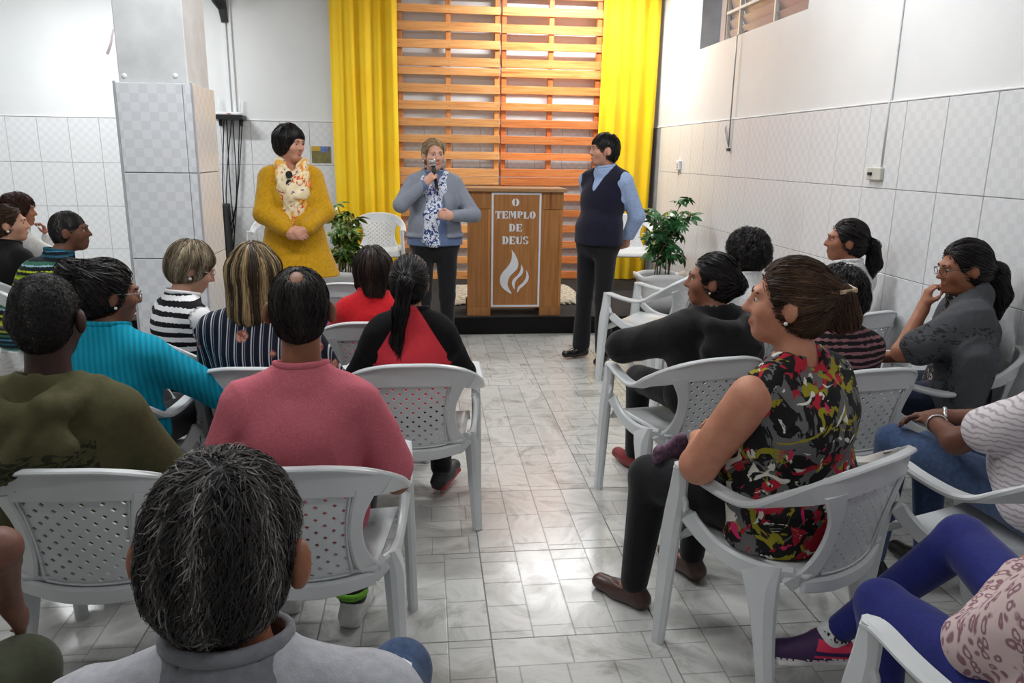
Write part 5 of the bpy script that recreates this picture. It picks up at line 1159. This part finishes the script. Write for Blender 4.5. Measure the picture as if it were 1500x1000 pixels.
# curly-haired woman in white
p = seated(-3.06, 6.3, -40, CH + 'the curly-haired woman at the far left')
c = person(p, -40, 1.265, 'seated woman with curly reddish-brown hair in a white top, hand at her chin', GR, skin_rgb=(168, 112, 90), head=(-40, 0, 0), face=True, shirt=dict(mat=[WHT, WHT], g=0.016), pants=dict(mat=JEAN), shoes=dict(mat=SH_B), arms={1: dict(to=(0.07, 0.12, 0.93), pole=(0.6, 0.6, -1), dir=(-0.2, -0.1, 1), palm=(-0.5, -1, 0), curl=0.9)})
hair(c, H_red, v=0.022, n=2600, ln=(0.05, 0.09), nape=-0.07, curl=0.006, cfreq=160, lift=0.01, rough=0.004, extras=[((0, -0.07, -0.02), (0.0, -0.08, -0.08), 0.06, 0.045)], ears=False)
# person at the left edge
p = seated(-1.235, 1.13, -2, CH + 'the person at the left edge of the picture')
c = person(p, -2, 1.18, 'person cut off by the left edge, bare forearm hanging over olive cargo trousers', GR, male=True, skin_rgb=(116, 80, 66), width=1.05, lean=0.2, shirt=dict(mat=[cloth('dark_olive_tee', (58, 60, 46))] * 2, sleeve='short'), pants=dict(mat=cloth('olive_cargo_cloth', (70, 74, 56)), r=1.15, g=0.02), shoes=dict(mat=SH_B), arms={1: dict(to=(0.315, 0.46, 0.66), pole=(1, 0.3, 0.6), dir=(0.1, 0.3, -0.9))}, legs={1: dict(knee=(0.34, 0.42, 0.5), ankle=(0.32, 0.4, 0.085))})
hair(c, H_dark, n=900)
S = Sdf(0.008); S.cap(V(0.415, 0.40, 0.46), V(0.40, 0.42, 0.36), 0.022, 0.024, k=0.02, side=(0, 1, 0), f=2.6); S.disp = wrinkle(0.003, 18, 4); sdf_obj('cargo_pocket', S, cloth('olive_pocket_cloth', (64, 70, 54)), c.e)
def flap(name, mat, label, cat, loc, prims, vox=0.008, rz=0.0, wr=0.004):
    e = empty(name, loc, R_(rz)); tag(e, label, cat); S = Sdf(vox)
    for q in prims: S.cap(V(*q[0]), V(*q[1]), q[2], q[3], k=0.02, side=q[4] if len(q) > 4 else None, f=q[5] if len(q) > 5 else 1.0)
    S.disp = wrinkle(wr, 18, 4); sdf_obj('cloth', S, mat, e); return e
# ---------------------------------------------------------------- people, right side
chair(1.63, 5.37, 52, 'empty white plastic chair beside the man in the navy vest')
p = seated(2.37, 4.16, 20, CH + 'the woman with a ponytail and white collar', 0, 0)
c = person(p, 25, 1.288, 'seated woman with a black ponytail and a white collared shirt', GR, skin_rgb=(150, 100, 76), head=(46, 2, 0), face=True, shirt=dict(mat=[WHT, WHT], g=0.014, extra=[collar(0.055, 0.076)]), pants=dict(mat=DKP), shoes=dict(mat=SH_B))
hair(c, H_black, v=0.009, n=1800, tie=(0, -0.12, -0.01), extras=[((0, -0.1, 0.0), (0, -0.15, -0.02), 0.025, 0.028), ((0, -0.15, -0.02), (0.0, -0.17, -0.12), 0.032, 0.035), ((0.0, -0.17, -0.12), (0, -0.165, -0.2), 0.035, 0.012)], ln=(0.05, 0.1), jit=0.08, rough=0.002)
p = seated(1.77, 4.28, 15, CH + 'the curly-haired woman in white', 0.08, 0)
c = person(p, 15, 1.2, 'seated woman with short black curly hair in a white top', GR, skin_rgb=(120, 80, 62), head=(30, -4, 0), shirt=dict(mat=[WHT, WHT], g=0.014), pants=dict(mat=DKP), shoes=dict(mat=SH_B))
hair(c, H_black, v=0.026, n=3000, ln=(0.04, 0.07), curl=0.006, cfreq=170, lift=0.012, rough=0.006, nape=-0.075, jit=0.5); earrings(c, GOLD, 0.006)
p = seated(1.18, 3.26, 12, CH + 'the woman in the black hoodie', 0.10, 0.0)
c = person(p, 12, 1.208, 'seated woman with hair pulled back in a black hoodie, elbow on her chair arm', GR, skin_rgb=(146, 98, 76), width=1.16, depth=1.12, head=(56, 2, 0), head_fwd=0.02, face=True, sway=-0.03,
           arms={-1: dict(to=(-0.14, 0.3, 0.72), pole=(-1, -0.35, 0.0)), 1: dict(to=(0.12, 0.26, 0.68))}, shirt=dict(name='hoodie', mat=[BLK, BLK, cloth('black_hood', (26, 26, 28))], g=0.03, wr=0.004, extra=[hood(2, 0.0, 1.05, 0.16)], neck=0.074, band=0), pants=dict(mat=DKP), shoes=dict(mat=[plain('dark_red_shoe', (120, 26, 30), 0.5)] * 2))
hair(c, H_black, v=0.008, n=1800, tie=(0, -0.1, 0.0), extras=[((0, -0.085, 0.0), (0.0, -0.115, -0.01), 0.045, 0.04)], ln=(0.05, 0.09), nape=-0.07, jit=0.08); earrings(c, PEARL, 0.005)
tube('tee_neckline', [c.nb + V(0.078 * math.cos(t), 0.008 + 0.075 * math.sin(t), 0.034 - 0.02 * math.sin(t)) for t in np.linspace(0, 6.2832, 25)], 0.009, patches('green_white_tee', (214, 220, 222), [(40, 0.52, (110, 170, 60), 1, 1), (40, 0.56, (70, 130, 180), 4, 1)]), c.e)
p = seated(1.77, 3.06, 8, CH + 'the woman in the dark pink-striped top', -0.04, 0)
RP = stripes('black_pink_stripes', 0.026, [(0.6, (28, 24, 28)), (0.4, (138, 98, 104))], warp=0.015)
c = person(p, 8, 1.17, 'seated woman with short dark wavy hair in a black and pink striped top', GR, skin_rgb=(140, 96, 76), head=(10, -6, 0), shirt=dict(mat=[RP, RP], g=0.016, wr=0.003), pants=dict(mat=DJEAN), shoes=dict(mat=SH_B), hs=0.98)
hair(c, H_black, v=0.022, n=2400, ln=(0.04, 0.07), curl=0.005, cfreq=120, lift=0.008, rough=0.004, nape=-0.08, jit=0.35, ears=False)
# woman with the grey jacket
p = seated(2.385, 3.2, 58, CH + 'the woman with the grey jacket')
DP = patches('black_lace_print', (24, 22, 24), [(44, 0.57, (150, 140, 140), 2, 2.0)])
c = person(p, 58, 1.278, 'seated woman with glasses and ponytail, grey jacket over her shoulders, hand at chin', GR, skin_rgb=(158, 106, 80), width=1.12, head=(22, -10, 0), face=True, sway=-0.04,
           arms={-1: dict(to=(-0.07, 0.115, 0.955), pole=(-0.7, 0.5, -1), dir=(0.15, -0.15, 1), palm=(0.4, -1, 0), curl=1.0), 1: dict(to=(0.1, 0.25, 0.66))}, shirt=dict(mat=[DP, DP], sleeve='short', len=0.7), pants=dict(mat=DJEAN), shoes=dict(mat=SH_B))
hair(c, H_black, v=0.009, n=2400, tie=(0.0, -0.115, -0.03), extras=[((0, -0.1, -0.02), (0.02, -0.15, -0.05), 0.035, 0.04), ((0.02, -0.15, -0.05), (0.03, -0.17, -0.16), 0.042, 0.04), ((0.03, -0.17, -0.16), (0.03, -0.15, -0.26), 0.04, 0.014)], ln=(0.05, 0.1), jit=0.06); glasses(c, FRM)
S = Sdf(0.009); c.torso(S, 0.035)
for sd in (-1, 1):
    s0, el, wr_, d = c.A[sd]; S.cap(s0, s0 + (el - s0) * 0.75 + V(sd * 0.01, -0.01, 0), 0.088, 0.085, k=0.05); S.cap(s0 + V(sd * 0.05, -0.04, -0.12), s0 + V(sd * 0.065, -0.03, -0.44), 0.085, 0.06, k=0.05)
S.cap(c.nb + V(0, 0.0, 0.0), c.nb + V(0, -0.01, 0.04), 0.09, 0.085, k=0.02)
S.cap(c.nb + V(0, 0.02, -0.02), c.P(0, 0, 0), 0.075, 0.085, op='sub', k=0.008)
S.cap(c.ch + V(0, 0.2, -0.5), c.ch + V(0, 0.16, 0.4), 0.13, 0.11, op='sub', k=0.02, side=(1, 0, 0), f=1.15)
S.disp = wrinkle(0.005, 9, 8)
JK = printed('grey_jacket_twill', (82, 84, 88), (34, 34, 38), [(-0.30, -0.16), (-0.3, 0.3), (0.58, 0.92)], 30, 0.55)
sdf_obj('jacket', S, [JK, JK], c.e)
# woman in the floral sleeveless top
FL = patches('bold_floral_print', (28, 26, 28), [(7.5, 0.52, (104, 104, 104), 1, 1.4), (7.5, 0.585, (176, 34, 52), 3, 1.8), (10, 0.6, (150, 142, 40), 5, 1.4), (10, 0.61, (222, 220, 210), 7, 1.8), (9, 0.66, (206, 44, 100), 9, 1.0), (17, 0.61, (20, 20, 22), 11, 1.4)])
p = seated(1.155, 2.15, 30, CH + 'the woman in the floral sleeveless top', 0.0, 0.05)
c = person(p, 31, 1.335, 'large seated woman with clipped-up brown hair in a bold floral sleeveless top', GR, skin_rgb=(196, 138, 112), width=1.36, hipw=1.2, depth=1.3, belly=0.04, bust=0.04, vox=0.008, head=(34, 2, 0), head_fwd=0.03, face=True, hs=1.08, armw=1.3, sway=-0.09, slope=0.075,
           arms={-1: dict(to=(-0.12, 0.24, 0.68), pole=(-1, -0.3, -0.7)), 1: dict(to=(0.14, 0.28, 0.68))},
           shirt=dict(name='blouse', mat=[FL, FL], sleeve='none', g=0.014, wr=0.003, neck=0.078, band=0, skirt=True, hem=0.42,
                      post=[lambda S, c: [S.cap(c.A[sd][0] + c.rx * sd * 0.075 + V(0, 0, 0.09), c.A[sd][0] + c.rx * sd * 0.06 - V(0, 0, 0.10), 0.075, 0.062, op='sub', k=0.008) for sd in (-1, 1)]]),
           pants=dict(mat=DKP, r=1.15), shoes=dict(mat=[plain('brown_flat_shoe', (74, 50, 44), 0.35)] * 2, low=True), legs={-1: dict(knee=(-0.17, 0.4, 0.5), ankle=(-0.2, 0.42, 0.075), foot=10)})
hair(c, H_brown, v=0.009, n=4200, wd=0.0012, tie=(0.01, -0.118, 0.035), ln=(0.05, 0.1), nape=-0.085, jit=0.06, extras=[((0, -0.1, 0.05), (0.0, -0.13, 0.02), 0.03, 0.03), ((0.0, -0.13, 0.02), (0.015, -0.15, -0.03), 0.036, 0.04), ((0.02, -0.14, -0.03), (0.05, -0.165, -0.02), 0.03, 0.016)], rough=0.001)
earrings(c, PEARL, 0.006)
bm = bmesh.new(); add_sweep(bm, [c.P(-0.05, -0.125, 0.05), c.P(0.0, -0.168, 0.052), c.P(0.06, -0.15, 0.056)], [0.012, 0.014, 0.008], 0.006, [(0, 0, 1)] * 3); obj('hair_clip', bm_mesh(bm), plain('tortoise_clip', (206, 176, 140), 0.25, var=0.3, nscale=60), c.e)
flap('purse', cloth('mauve_black_bag', (112, 82, 106), 0.7, 900, 0.35), 'small mauve and black purse on the lap of the woman in floral', 'bag', (0.83, 2.42, 0.60), [((-0.06, 0, 0), (0.07, 0.0, 0.015), 0.016, 0.024, (0, 0, 1), 2.0), ((-0.05, 0.0, 0.02), (0.04, 0.02, -0.04), 0.012, 0.012)], 0.006, 33, 0.003)
# woman in the pale shirt, right edge
def zebra():
    t = NT('pale_line_print', 0.85, 0.2); w = t.n('ShaderNodeTexWave'); w.inputs['Scale'].default_value = 17; w.inputs['Distortion'].default_value = 7; w.inputs['Detail'].default_value = 2; w.inputs['Detail Scale'].default_value = 1.2; w.bands_direction = 'Z'; t.l(t.coord(), w.inputs['Vector'])
    t.col(t.ramp(w.outputs['Fac'], [(0.0, srgb(178, 166, 172)), (0.28, srgb(214, 206, 210)), (0.5, srgb(224, 218, 221))])); t.bump(t.noise(14, 3), 0.2, 0.02); return t.m
ZB = zebra()
p = seated(1.86, 2.09, 20, CH + 'the woman in the pale thin-striped shirt', 0.13, -0.02)
c = person(p, 20, 1.24, 'seated woman in a pale thin-striped shirt and jeans at the right edge', GR, skin_rgb=(112, 74, 58), width=1.2, depth=1.2, belly=0.03, bust=0.03, vox=0.008, head=(20, 0, 0), arms={-1: dict(to=(-0.06, 0.36, 0.69), pole=(-1, -0.2, -0.55)), 1: dict(to=(0.0, 0.38, 0.69), pole=(1, -0.2, -0.6))},
           shirt=dict(mat=[ZB, ZB], sleeve='short', len=0.62, g=0.016, wr=0.003), pants=dict(mat=JEAN), shoes=dict(mat=SH_B), legs={-1: dict(knee=(-0.06, 0.5, 0.56), ankle=(-0.1, 0.5, 0.085)), 1: dict(knee=(0.1, 0.46, 0.52))})
hair(c, H_black, n=1200)
s0, el, wr_, d = c.A[-1]; ax_ = nrm(wr_ - el); b1 = nrm(np.cross(ax_, V(0, 0, 1))); b2 = np.cross(ax_, b1)
tube('bracelet', [wr_ - ax_ * 0.05 + (b1 * math.cos(t) + b2 * math.sin(t)) * 0.034 for t in np.linspace(0, 6.2832, 19)], 0.004, STEEL, c.e)
s0, el, wr_, d = c.A[1]; ax_ = nrm(wr_ - el); b1 = nrm(np.cross(ax_, V(0, 0, 1))); b2 = np.cross(ax_, b1)
tube('wristwatch', [wr_ - ax_ * 0.02 + (b1 * math.cos(t) + b2 * math.sin(t)) * 0.032 for t in np.linspace(0, 6.2832, 19)], 0.008, STEEL, c.e)
# woman in blue leggings, bottom right
def sneaker_mat():
    t = NT('purple_pink_sneaker', 0.6, 0.3); X = t.xyz(); al = t.math('ADD', t.math('MULTIPLY', t.math('SUBTRACT', X[0], 0.10), -0.88), t.math('MULTIPLY', t.math('SUBTRACT', X[1], 0.70), 0.47))
    heel = t.ramp(t.math('FRACT', t.math('MULTIPLY', X[2], 16.0)), [(0.0, srgb(44, 36, 78)), (0.2, srgb(214, 54, 88)), (0.7, srgb(214, 54, 88)), (0.72, srgb(40, 34, 74)), (0.86, srgb(214, 54, 88))], True)
    t.col(t.mix(t.math('GREATER_THAN', t.math('ADD', al, t.math('MULTIPLY', X[2], 0.25)), 0.10), heel, srgb(62, 40, 78))); return t.m
LP = leopard('pink_leopard_print', (218, 196, 194), (150, 112, 122))
p = seated(1.26, 1.2, 15, CH + 'the woman in blue leggings', -0.0, -0.02)
c = person(p, 15, 1.2, 'seated woman with crossed legs in blue leggings and a pink leopard top', GR, skin_rgb=(190, 138, 112), width=1.16, depth=1.15, bust=0.03, vox=0.008, head=(10, 0, 0), arms={-1: dict(to=(0.12, 0.2, 0.70), pole=(-1, -0.3, -0.3)), 1: dict(to=(0.24, 0.2, 0.62), pole=(1, -0.3, -0.5), dir=(0, 1, -0.2))},
           shirt=dict(mat=[LP, LP], sleeve='long', g=0.018, wr=0.0035), pants=dict(mat=cloth('royal_blue_leggings', (34, 42, 118), 0.7), g=0.004, r=1.05, cuff=0.04, len=0.92), shoes=dict(mat=[sneaker_mat(), plain('white_sneaker_sole', (222, 220, 220), 0.5)], sole=True),
           legs={1: dict(knee=(0.26, 0.46, 0.63), ankle=(0.10, 0.70, 0.23), foot=62, toe=-0.12), -1: dict(knee=(-0.02, 0.44, 0.51), ankle=(0.0, 0.4, 0.085))})
hair(c, H_brown, n=1200)
an = c.L[1][2]
S = Sdf(0.005); S.cap(an + V(0, 0, 0.0), an + V(0.03, -0.02, 0.045), 0.044, 0.041, k=0.01); S.half(an + V(0.03, -0.02, 0.05), (0.4, -0.2, 0.9)); so_ = sdf_obj('sock', S, WHT, c.e)
for i_, ch_ in enumerate('ULCAT'):
    th_ = R_(-135 - 52 + 26 * i_); w_l = GL[ch_][0]; bm = bmesh.new()
    for poly in GL[ch_][1]: add_prism(bm, [((x_ - w_l / 2) * 0.019, z_ * 0.021) for x_, z_ in poly], -0.002, 0.002)
    o = obj('letter', bm_mesh(bm), M_black, so_); o.location = an + V(0.012 + 0.0455 * math.cos(th_), -0.008 + 0.0455 * math.sin(th_), 0.006); o.rotation_euler = (0, 0, th_ + math.pi / 2)
# ---------------------------------------------------------------- the three standing people
chair(-0.52, 8.4, 178, 'white plastic chair on the stage between the variegated plant and the pallets', STZ)
chair(-1.5, 8.2, 185, 'white plastic chair on the stage behind the woman in the yellow coat', STZ)
chair(2.27, 8.42, 178, 'white plastic chair on the stage behind the man in the navy vest', STZ)
SG = 'speakers standing before the stage'
YC = cloth('mustard_knit', (194, 146, 24), 0.95, 500, 0.1, 0.4)
c = person((-0.955, 5.8, 0), 193, 1.795, 'standing woman with short dark hair in a long mustard-yellow coat and scarf, hands clasped', SG, pose='stand', skin_rgb=(196, 146, 124), width=1.02, depth=1.08, bust=0.035, belly=0.02, slope=0.078, vox=0.008, head=(44, -6, 0), face=True, hs=1.03,
           arms={1: dict(to=(0.05, 0.23, 1.05), pole=(1, -0.2, -0.4), dir=(-0.75, 0.35, -0.25), palm=(0, -1, -0.2), curl=0.5), -1: dict(to=(-0.05, 0.24, 1.06), pole=(-1, -0.2, -0.4), dir=(0.75, 0.35, -0.35), palm=(0, -1, 0), curl=0.6)},
           shirt=dict(name='coat', mat=[YC, YC], g=0.022, band=0, hem=0.70, flare=1.5, wr=0.004, wf=7, r=1.06, cuff=0.84, neck=0.08), pants=dict(mat=DKP), shoes=dict(mat=SH_B))
hair(c, H_black, v=0.017, n=2600, ln=(0.05, 0.09), nape=-0.066, ears=False, side_down=0.015, cut=(0.098, -0.045, 0.066, 0.098), crown=(0.03, -0.02, 0.12), rough=0.003)
S = Sdf(0.008)
nb, fw, rx = c.nb, c.fw, c.rx
S.chain([nb - fw * 0.06 + V(0, 0, 0.03), nb - rx * 0.075 + V(0, 0.02, 0.03), nb + fw * 0.12 - rx * 0.06 + V(0, 0, -0.06), nb + fw * 0.185 + V(0, 0, -0.18)], [0.036, 0.04, 0.052, 0.06], k=0.03)
S.chain([nb - fw * 0.06 + V(0, 0, 0.03), nb + rx * 0.075 + V(0, 0.02, 0.03), nb + fw * 0.12 + rx * 0.06 + V(0, 0, -0.06), nb + fw * 0.185 + V(0, 0, -0.18)], [0.036, 0.04, 0.052, 0.06], k=0.03)
S.cap(nb + fw * 0.16 + V(0, 0, -0.12), nb + fw * 0.2 + V(0.0, 0, -0.44), 0.062, 0.026, k=0.04, side=rx, f=1.9)
S.disp = wrinkle(0.006, 22, 3)
SCF = patches('cream_orange_scarf', (232, 216, 178), [(8, 0.56, (228, 170, 78), 2, 1.0), (15, 0.6, (204, 88, 60), 5, 1.2), (17, 0.64, (116, 84, 120), 8, 1.2)])
sdf_obj('scarf', S, SCF, c.e)
bm = bmesh.new()
for q in (-1, 1):
    o_ = nb + fw * 0.215 + rx * 0.03 + V(0, 0, -0.075 + 0.03 * q); add_prism(bm, [(o_[0] + 0.024 * math.cos(t), o_[2] + 0.026 * math.sin(t)) for t in np.linspace(0, 6.2832, 17)[:-1]], o_[1], o_[1] + 0.008)
obj('hanging_sunglasses', bm_mesh(bm), M_black, c.e)
s0, el, wr_, d = c.A[-1]; ax_ = nrm(wr_ - el); b1 = nrm(np.cross(ax_, V(0, 0, 1))); b2 = np.cross(ax_, b1)
tube('wristwatch', [wr_ - ax_ * 0.035 + (b1 * math.cos(t) + b2 * math.sin(t)) * 0.031 for t in np.linspace(0, 6.2832, 19)], 0.007, plain('dark_strap', (50, 36, 26), 0.5), c.e)
o = obj('watch_face', bm_mesh(icos(0.017, 2)), GOLD, c.e, wr_ - ax_ * 0.035 + V(0, 0.03, 0.012), True); o.scale = (1, 0.45, 1)
# woman with the microphone
TW = tweed('grey_blazer_tweed', (112, 118, 132), (150, 156, 168))
c = person((0.07, 6.1, 0), 182, 1.725, 'standing woman with fair tied hair in a grey blazer speaking into a microphone', SG, pose='stand', skin_rgb=(212, 164, 142), width=1.08, depth=1.08, bust=0.03, belly=0.02, vox=0.008, head=(14, -2, 2), face=dict(brow='fair', rgb=(120, 92, 66)),
           arms={1: dict(to=(0.075, 0.20, 1.38), pole=(1, -0.1, -0.9), dir=(-0.55, 0.25, 0.62), palm=(-0.8, -0.4, 0.2), curl=1.15), -1: dict(to=(-0.12, 0.22, 1.14), pole=(-1, -0.3, -0.6), dir=(0.75, 0.5, 0.1), palm=(0.3, -1, 0), curl=1.1)},
           shirt=dict(name='blouse', mat=[cloth('slate_blue_jersey', (98, 116, 152))] * 2, g=0.012, hem=0.90, wr=0.003, r=0.85), pants=dict(mat=DKP), shoes=dict(mat=SH_B))
hair(c, H_blond, v=0.006, n=2200, tie=(0.0, -0.1, -0.03), extras=[((0, -0.09, -0.02), (-0.02, -0.11, -0.05), 0.035, 0.03), ((-0.02, -0.1, -0.05), (-0.07, -0.06, -0.14), 0.025, 0.01)], ln=(0.05, 0.1), jit=0.06, cut=(0.094, -0.02, 0.074, 0.102)); earrings(c, PEARL, 0.007)
S = Sdf(0.008); c.torso(S, 0.024); pel = c.pel
S.cap(pel + V(0, 0, 0.08), V(0, 0, 0.98), 0.125, 0.15, k=0.05, side=(1, 0, 0), f=1.5)
for sd in (-1, 1):
    s0, el, wr_, d = c.A[sd]; S.cap(s0, el, 0.068, 0.058, k=0.03, tag=1); S.cap(el, el + (wr_ - el) * 0.88, 0.057, 0.045, k=0.02, tag=1)
S.ell(c.nb + V(0, 0, 0.02), (0.09, 0.09, 0.05), k=0.03)
S.cap(c.nb + V(0, 0.02, 0.02), c.P(0, 0, -0.03), 0.075, 0.09, op='sub', k=0.008)
S.cap(V(0, 0.27, 0.9), V(0, 0.27, c.nb[2] - 0.2), 0.19, 0.185, op='sub', k=0.01, side=(1, 0, 0), f=0.62); S.cap(V(0, 0.27, c.nb[2] - 0.2), V(0, 0.22, c.nb[2] + 0.02), 0.185, 0.17, op='sub', k=0.01, side=(1, 0, 0), f=0.5)
S.half((0, 0, 0.965), (0, 0, -1)); S.disp = wrinkle(0.003, 10, 5); sdf_obj('blazer', S, [TW, TW], c.e)
S = Sdf(0.007); nb, fw, rx = c.nb, c.fw, c.rx
S.chain([nb - fw * 0.05 + V(0, 0, 0.03), nb - rx * 0.075 + V(0, 0.02, 0.02), nb + fw * 0.14 - rx * 0.05 + V(0, 0, -0.1), nb + fw * 0.195 - rx * 0.0 + V(0, 0, -0.28), nb + fw * 0.2 + rx * 0.015 + V(0, 0, -0.5)], [0.022, 0.024, 0.026, 0.03, 0.034], k=0.02, side=rx, f=1.5)
S.chain([nb - fw * 0.05 + V(0, 0, 0.03), nb + rx * 0.075 + V(0, 0.02, 0.02), nb + fw * 0.14 + rx * 0.05 + V(0, 0, -0.1), nb + fw * 0.195 + rx * 0.04 + V(0, 0, -0.28), nb + fw * 0.2 + rx * 0.055 + V(0, 0, -0.48)], [0.022, 0.024, 0.026, 0.03, 0.034], k=0.02, side=rx, f=1.5)
S.disp = wrinkle(0.004, 24, 3); sdf_obj('scarf', S, patches('blue_white_scarf', (214, 220, 230), [(48, 0.53, (44, 66, 128), 3, 0.8)]), c.e)
s0, el, wr_, d = c.A[1]; hd = nrm(V(-0.55, 0.25, 0.62)); g0 = wr_ + hd * 0.07 + nrm(V(-0.8, -0.4, 0.2)) * 0.03
mdir = nrm(V(0.16, -0.1, 1)); mic = empty('microphone', (0, 0, 0)); tag(mic, 'black handheld microphone with a silver mesh head held to her mouth', 'microphone')
Mw = Matrix.Translation((0.07, 6.1, 0)) @ Matrix.Rotation(R_(182), 4, 'Z'); mic.matrix_world = Mw @ Matrix.Translation(Vector(g0))
tube('handle', [-mdir * 0.09, mdir * 0.02, mdir * 0.075], [0.012, 0.015, 0.02], M_black, mic, 14); tube('ring', [mdir * 0.072, mdir * 0.08], 0.022, STEEL, mic, 16)
obj('mesh_head', bm_mesh(icos(0.026, 3)), plain('mic_mesh', (172, 172, 170), 0.35, metal=0.7, var=0.25, nscale=300), mic, mdir * 0.1, True); tube('base_cap', [-mdir * 0.1, -mdir * 0.088], 0.013, plain('dark_red_cap', (90, 24, 26), 0.4), mic, 14)
# man in the vest
NV = cloth('navy_knit_vest', (20, 20, 40)); LB = cloth('pale_blue_shirting', (150, 170, 206))
c = person((1.335, 5.87, 0), 128, 1.78, 'standing man in a navy vest over a pale blue shirt, hands behind his back', SG, pose='stand', male=True, skin_rgb=(196, 146, 122), vox=0.008, head=(-30, 0, 0), face=True, width=1.04, depth=1.05,
           arms={-1: dict(to=(-0.12, -0.18, 0.93), pole=(-1, -0.5, 0), dir=(0.9, -0.1, -0.2), palm=(0, -1, 0)), 1: dict(to=(0.12, -0.18, 0.95), pole=(1, -0.5, 0), dir=(-0.9, -0.1, -0.2), palm=(0, -1, 0))},
           shirt=dict(mat=[LB, LB], g=0.012, hem=0.97, wr=0.003, extra=[collar(0.058, 0.074)], r=1.08), pants=dict(mat=DKP, cuff=0.07), shoes=dict(mat=SH_B), legs={-1: dict(ankle=(-0.12, 0.02, 0.09), foot=20), 1: dict(ankle=(0.12, 0.02, 0.09), foot=-14)})
hair(c, H_black, v=0.009, n=2200, ln=(0.025, 0.04), nape=-0.052, earcut=1.3, cut=(0.096, -0.045, 0.064, 0.097), crown=(0, -0.05, 0.12), lift=0.006)
S = Sdf(0.008); c.torso(S, 0.022); pel = c.pel
S.cap(pel + V(0, 0, 0.1), V(0, 0, 0.9), 0.15, 0.15, k=0.04, side=c.rx, f=1.34)
for sd in (-1, 1): S.cap(c.shl[sd] + c.rx * sd * 0.055 + V(0, 0, 0.06), c.shl[sd] + c.rx * sd * 0.05 - V(0, 0, 0.12), 0.05, 0.05, op='sub', k=0.008, side=c.fw, f=1.3)
S.cap(c.nb + V(0, 0.012, 0.0), c.P(0, 0, -0.03), 0.084, 0.09, op='sub', k=0.006)
S.cap(c.nb + c.fw * 0.14 + V(0, 0, 0.03), c.nb + c.fw * 0.17 - V(0, 0, 0.15), 0.085, 0.004, op='sub', k=0.004, side=c.fw, f=1.8)
S.half((0, 0, 0.935), (0, 0, -1)); S.disp = wrinkle(0.003, 9, 6); sdf_obj('vest', S, NV, c.e)
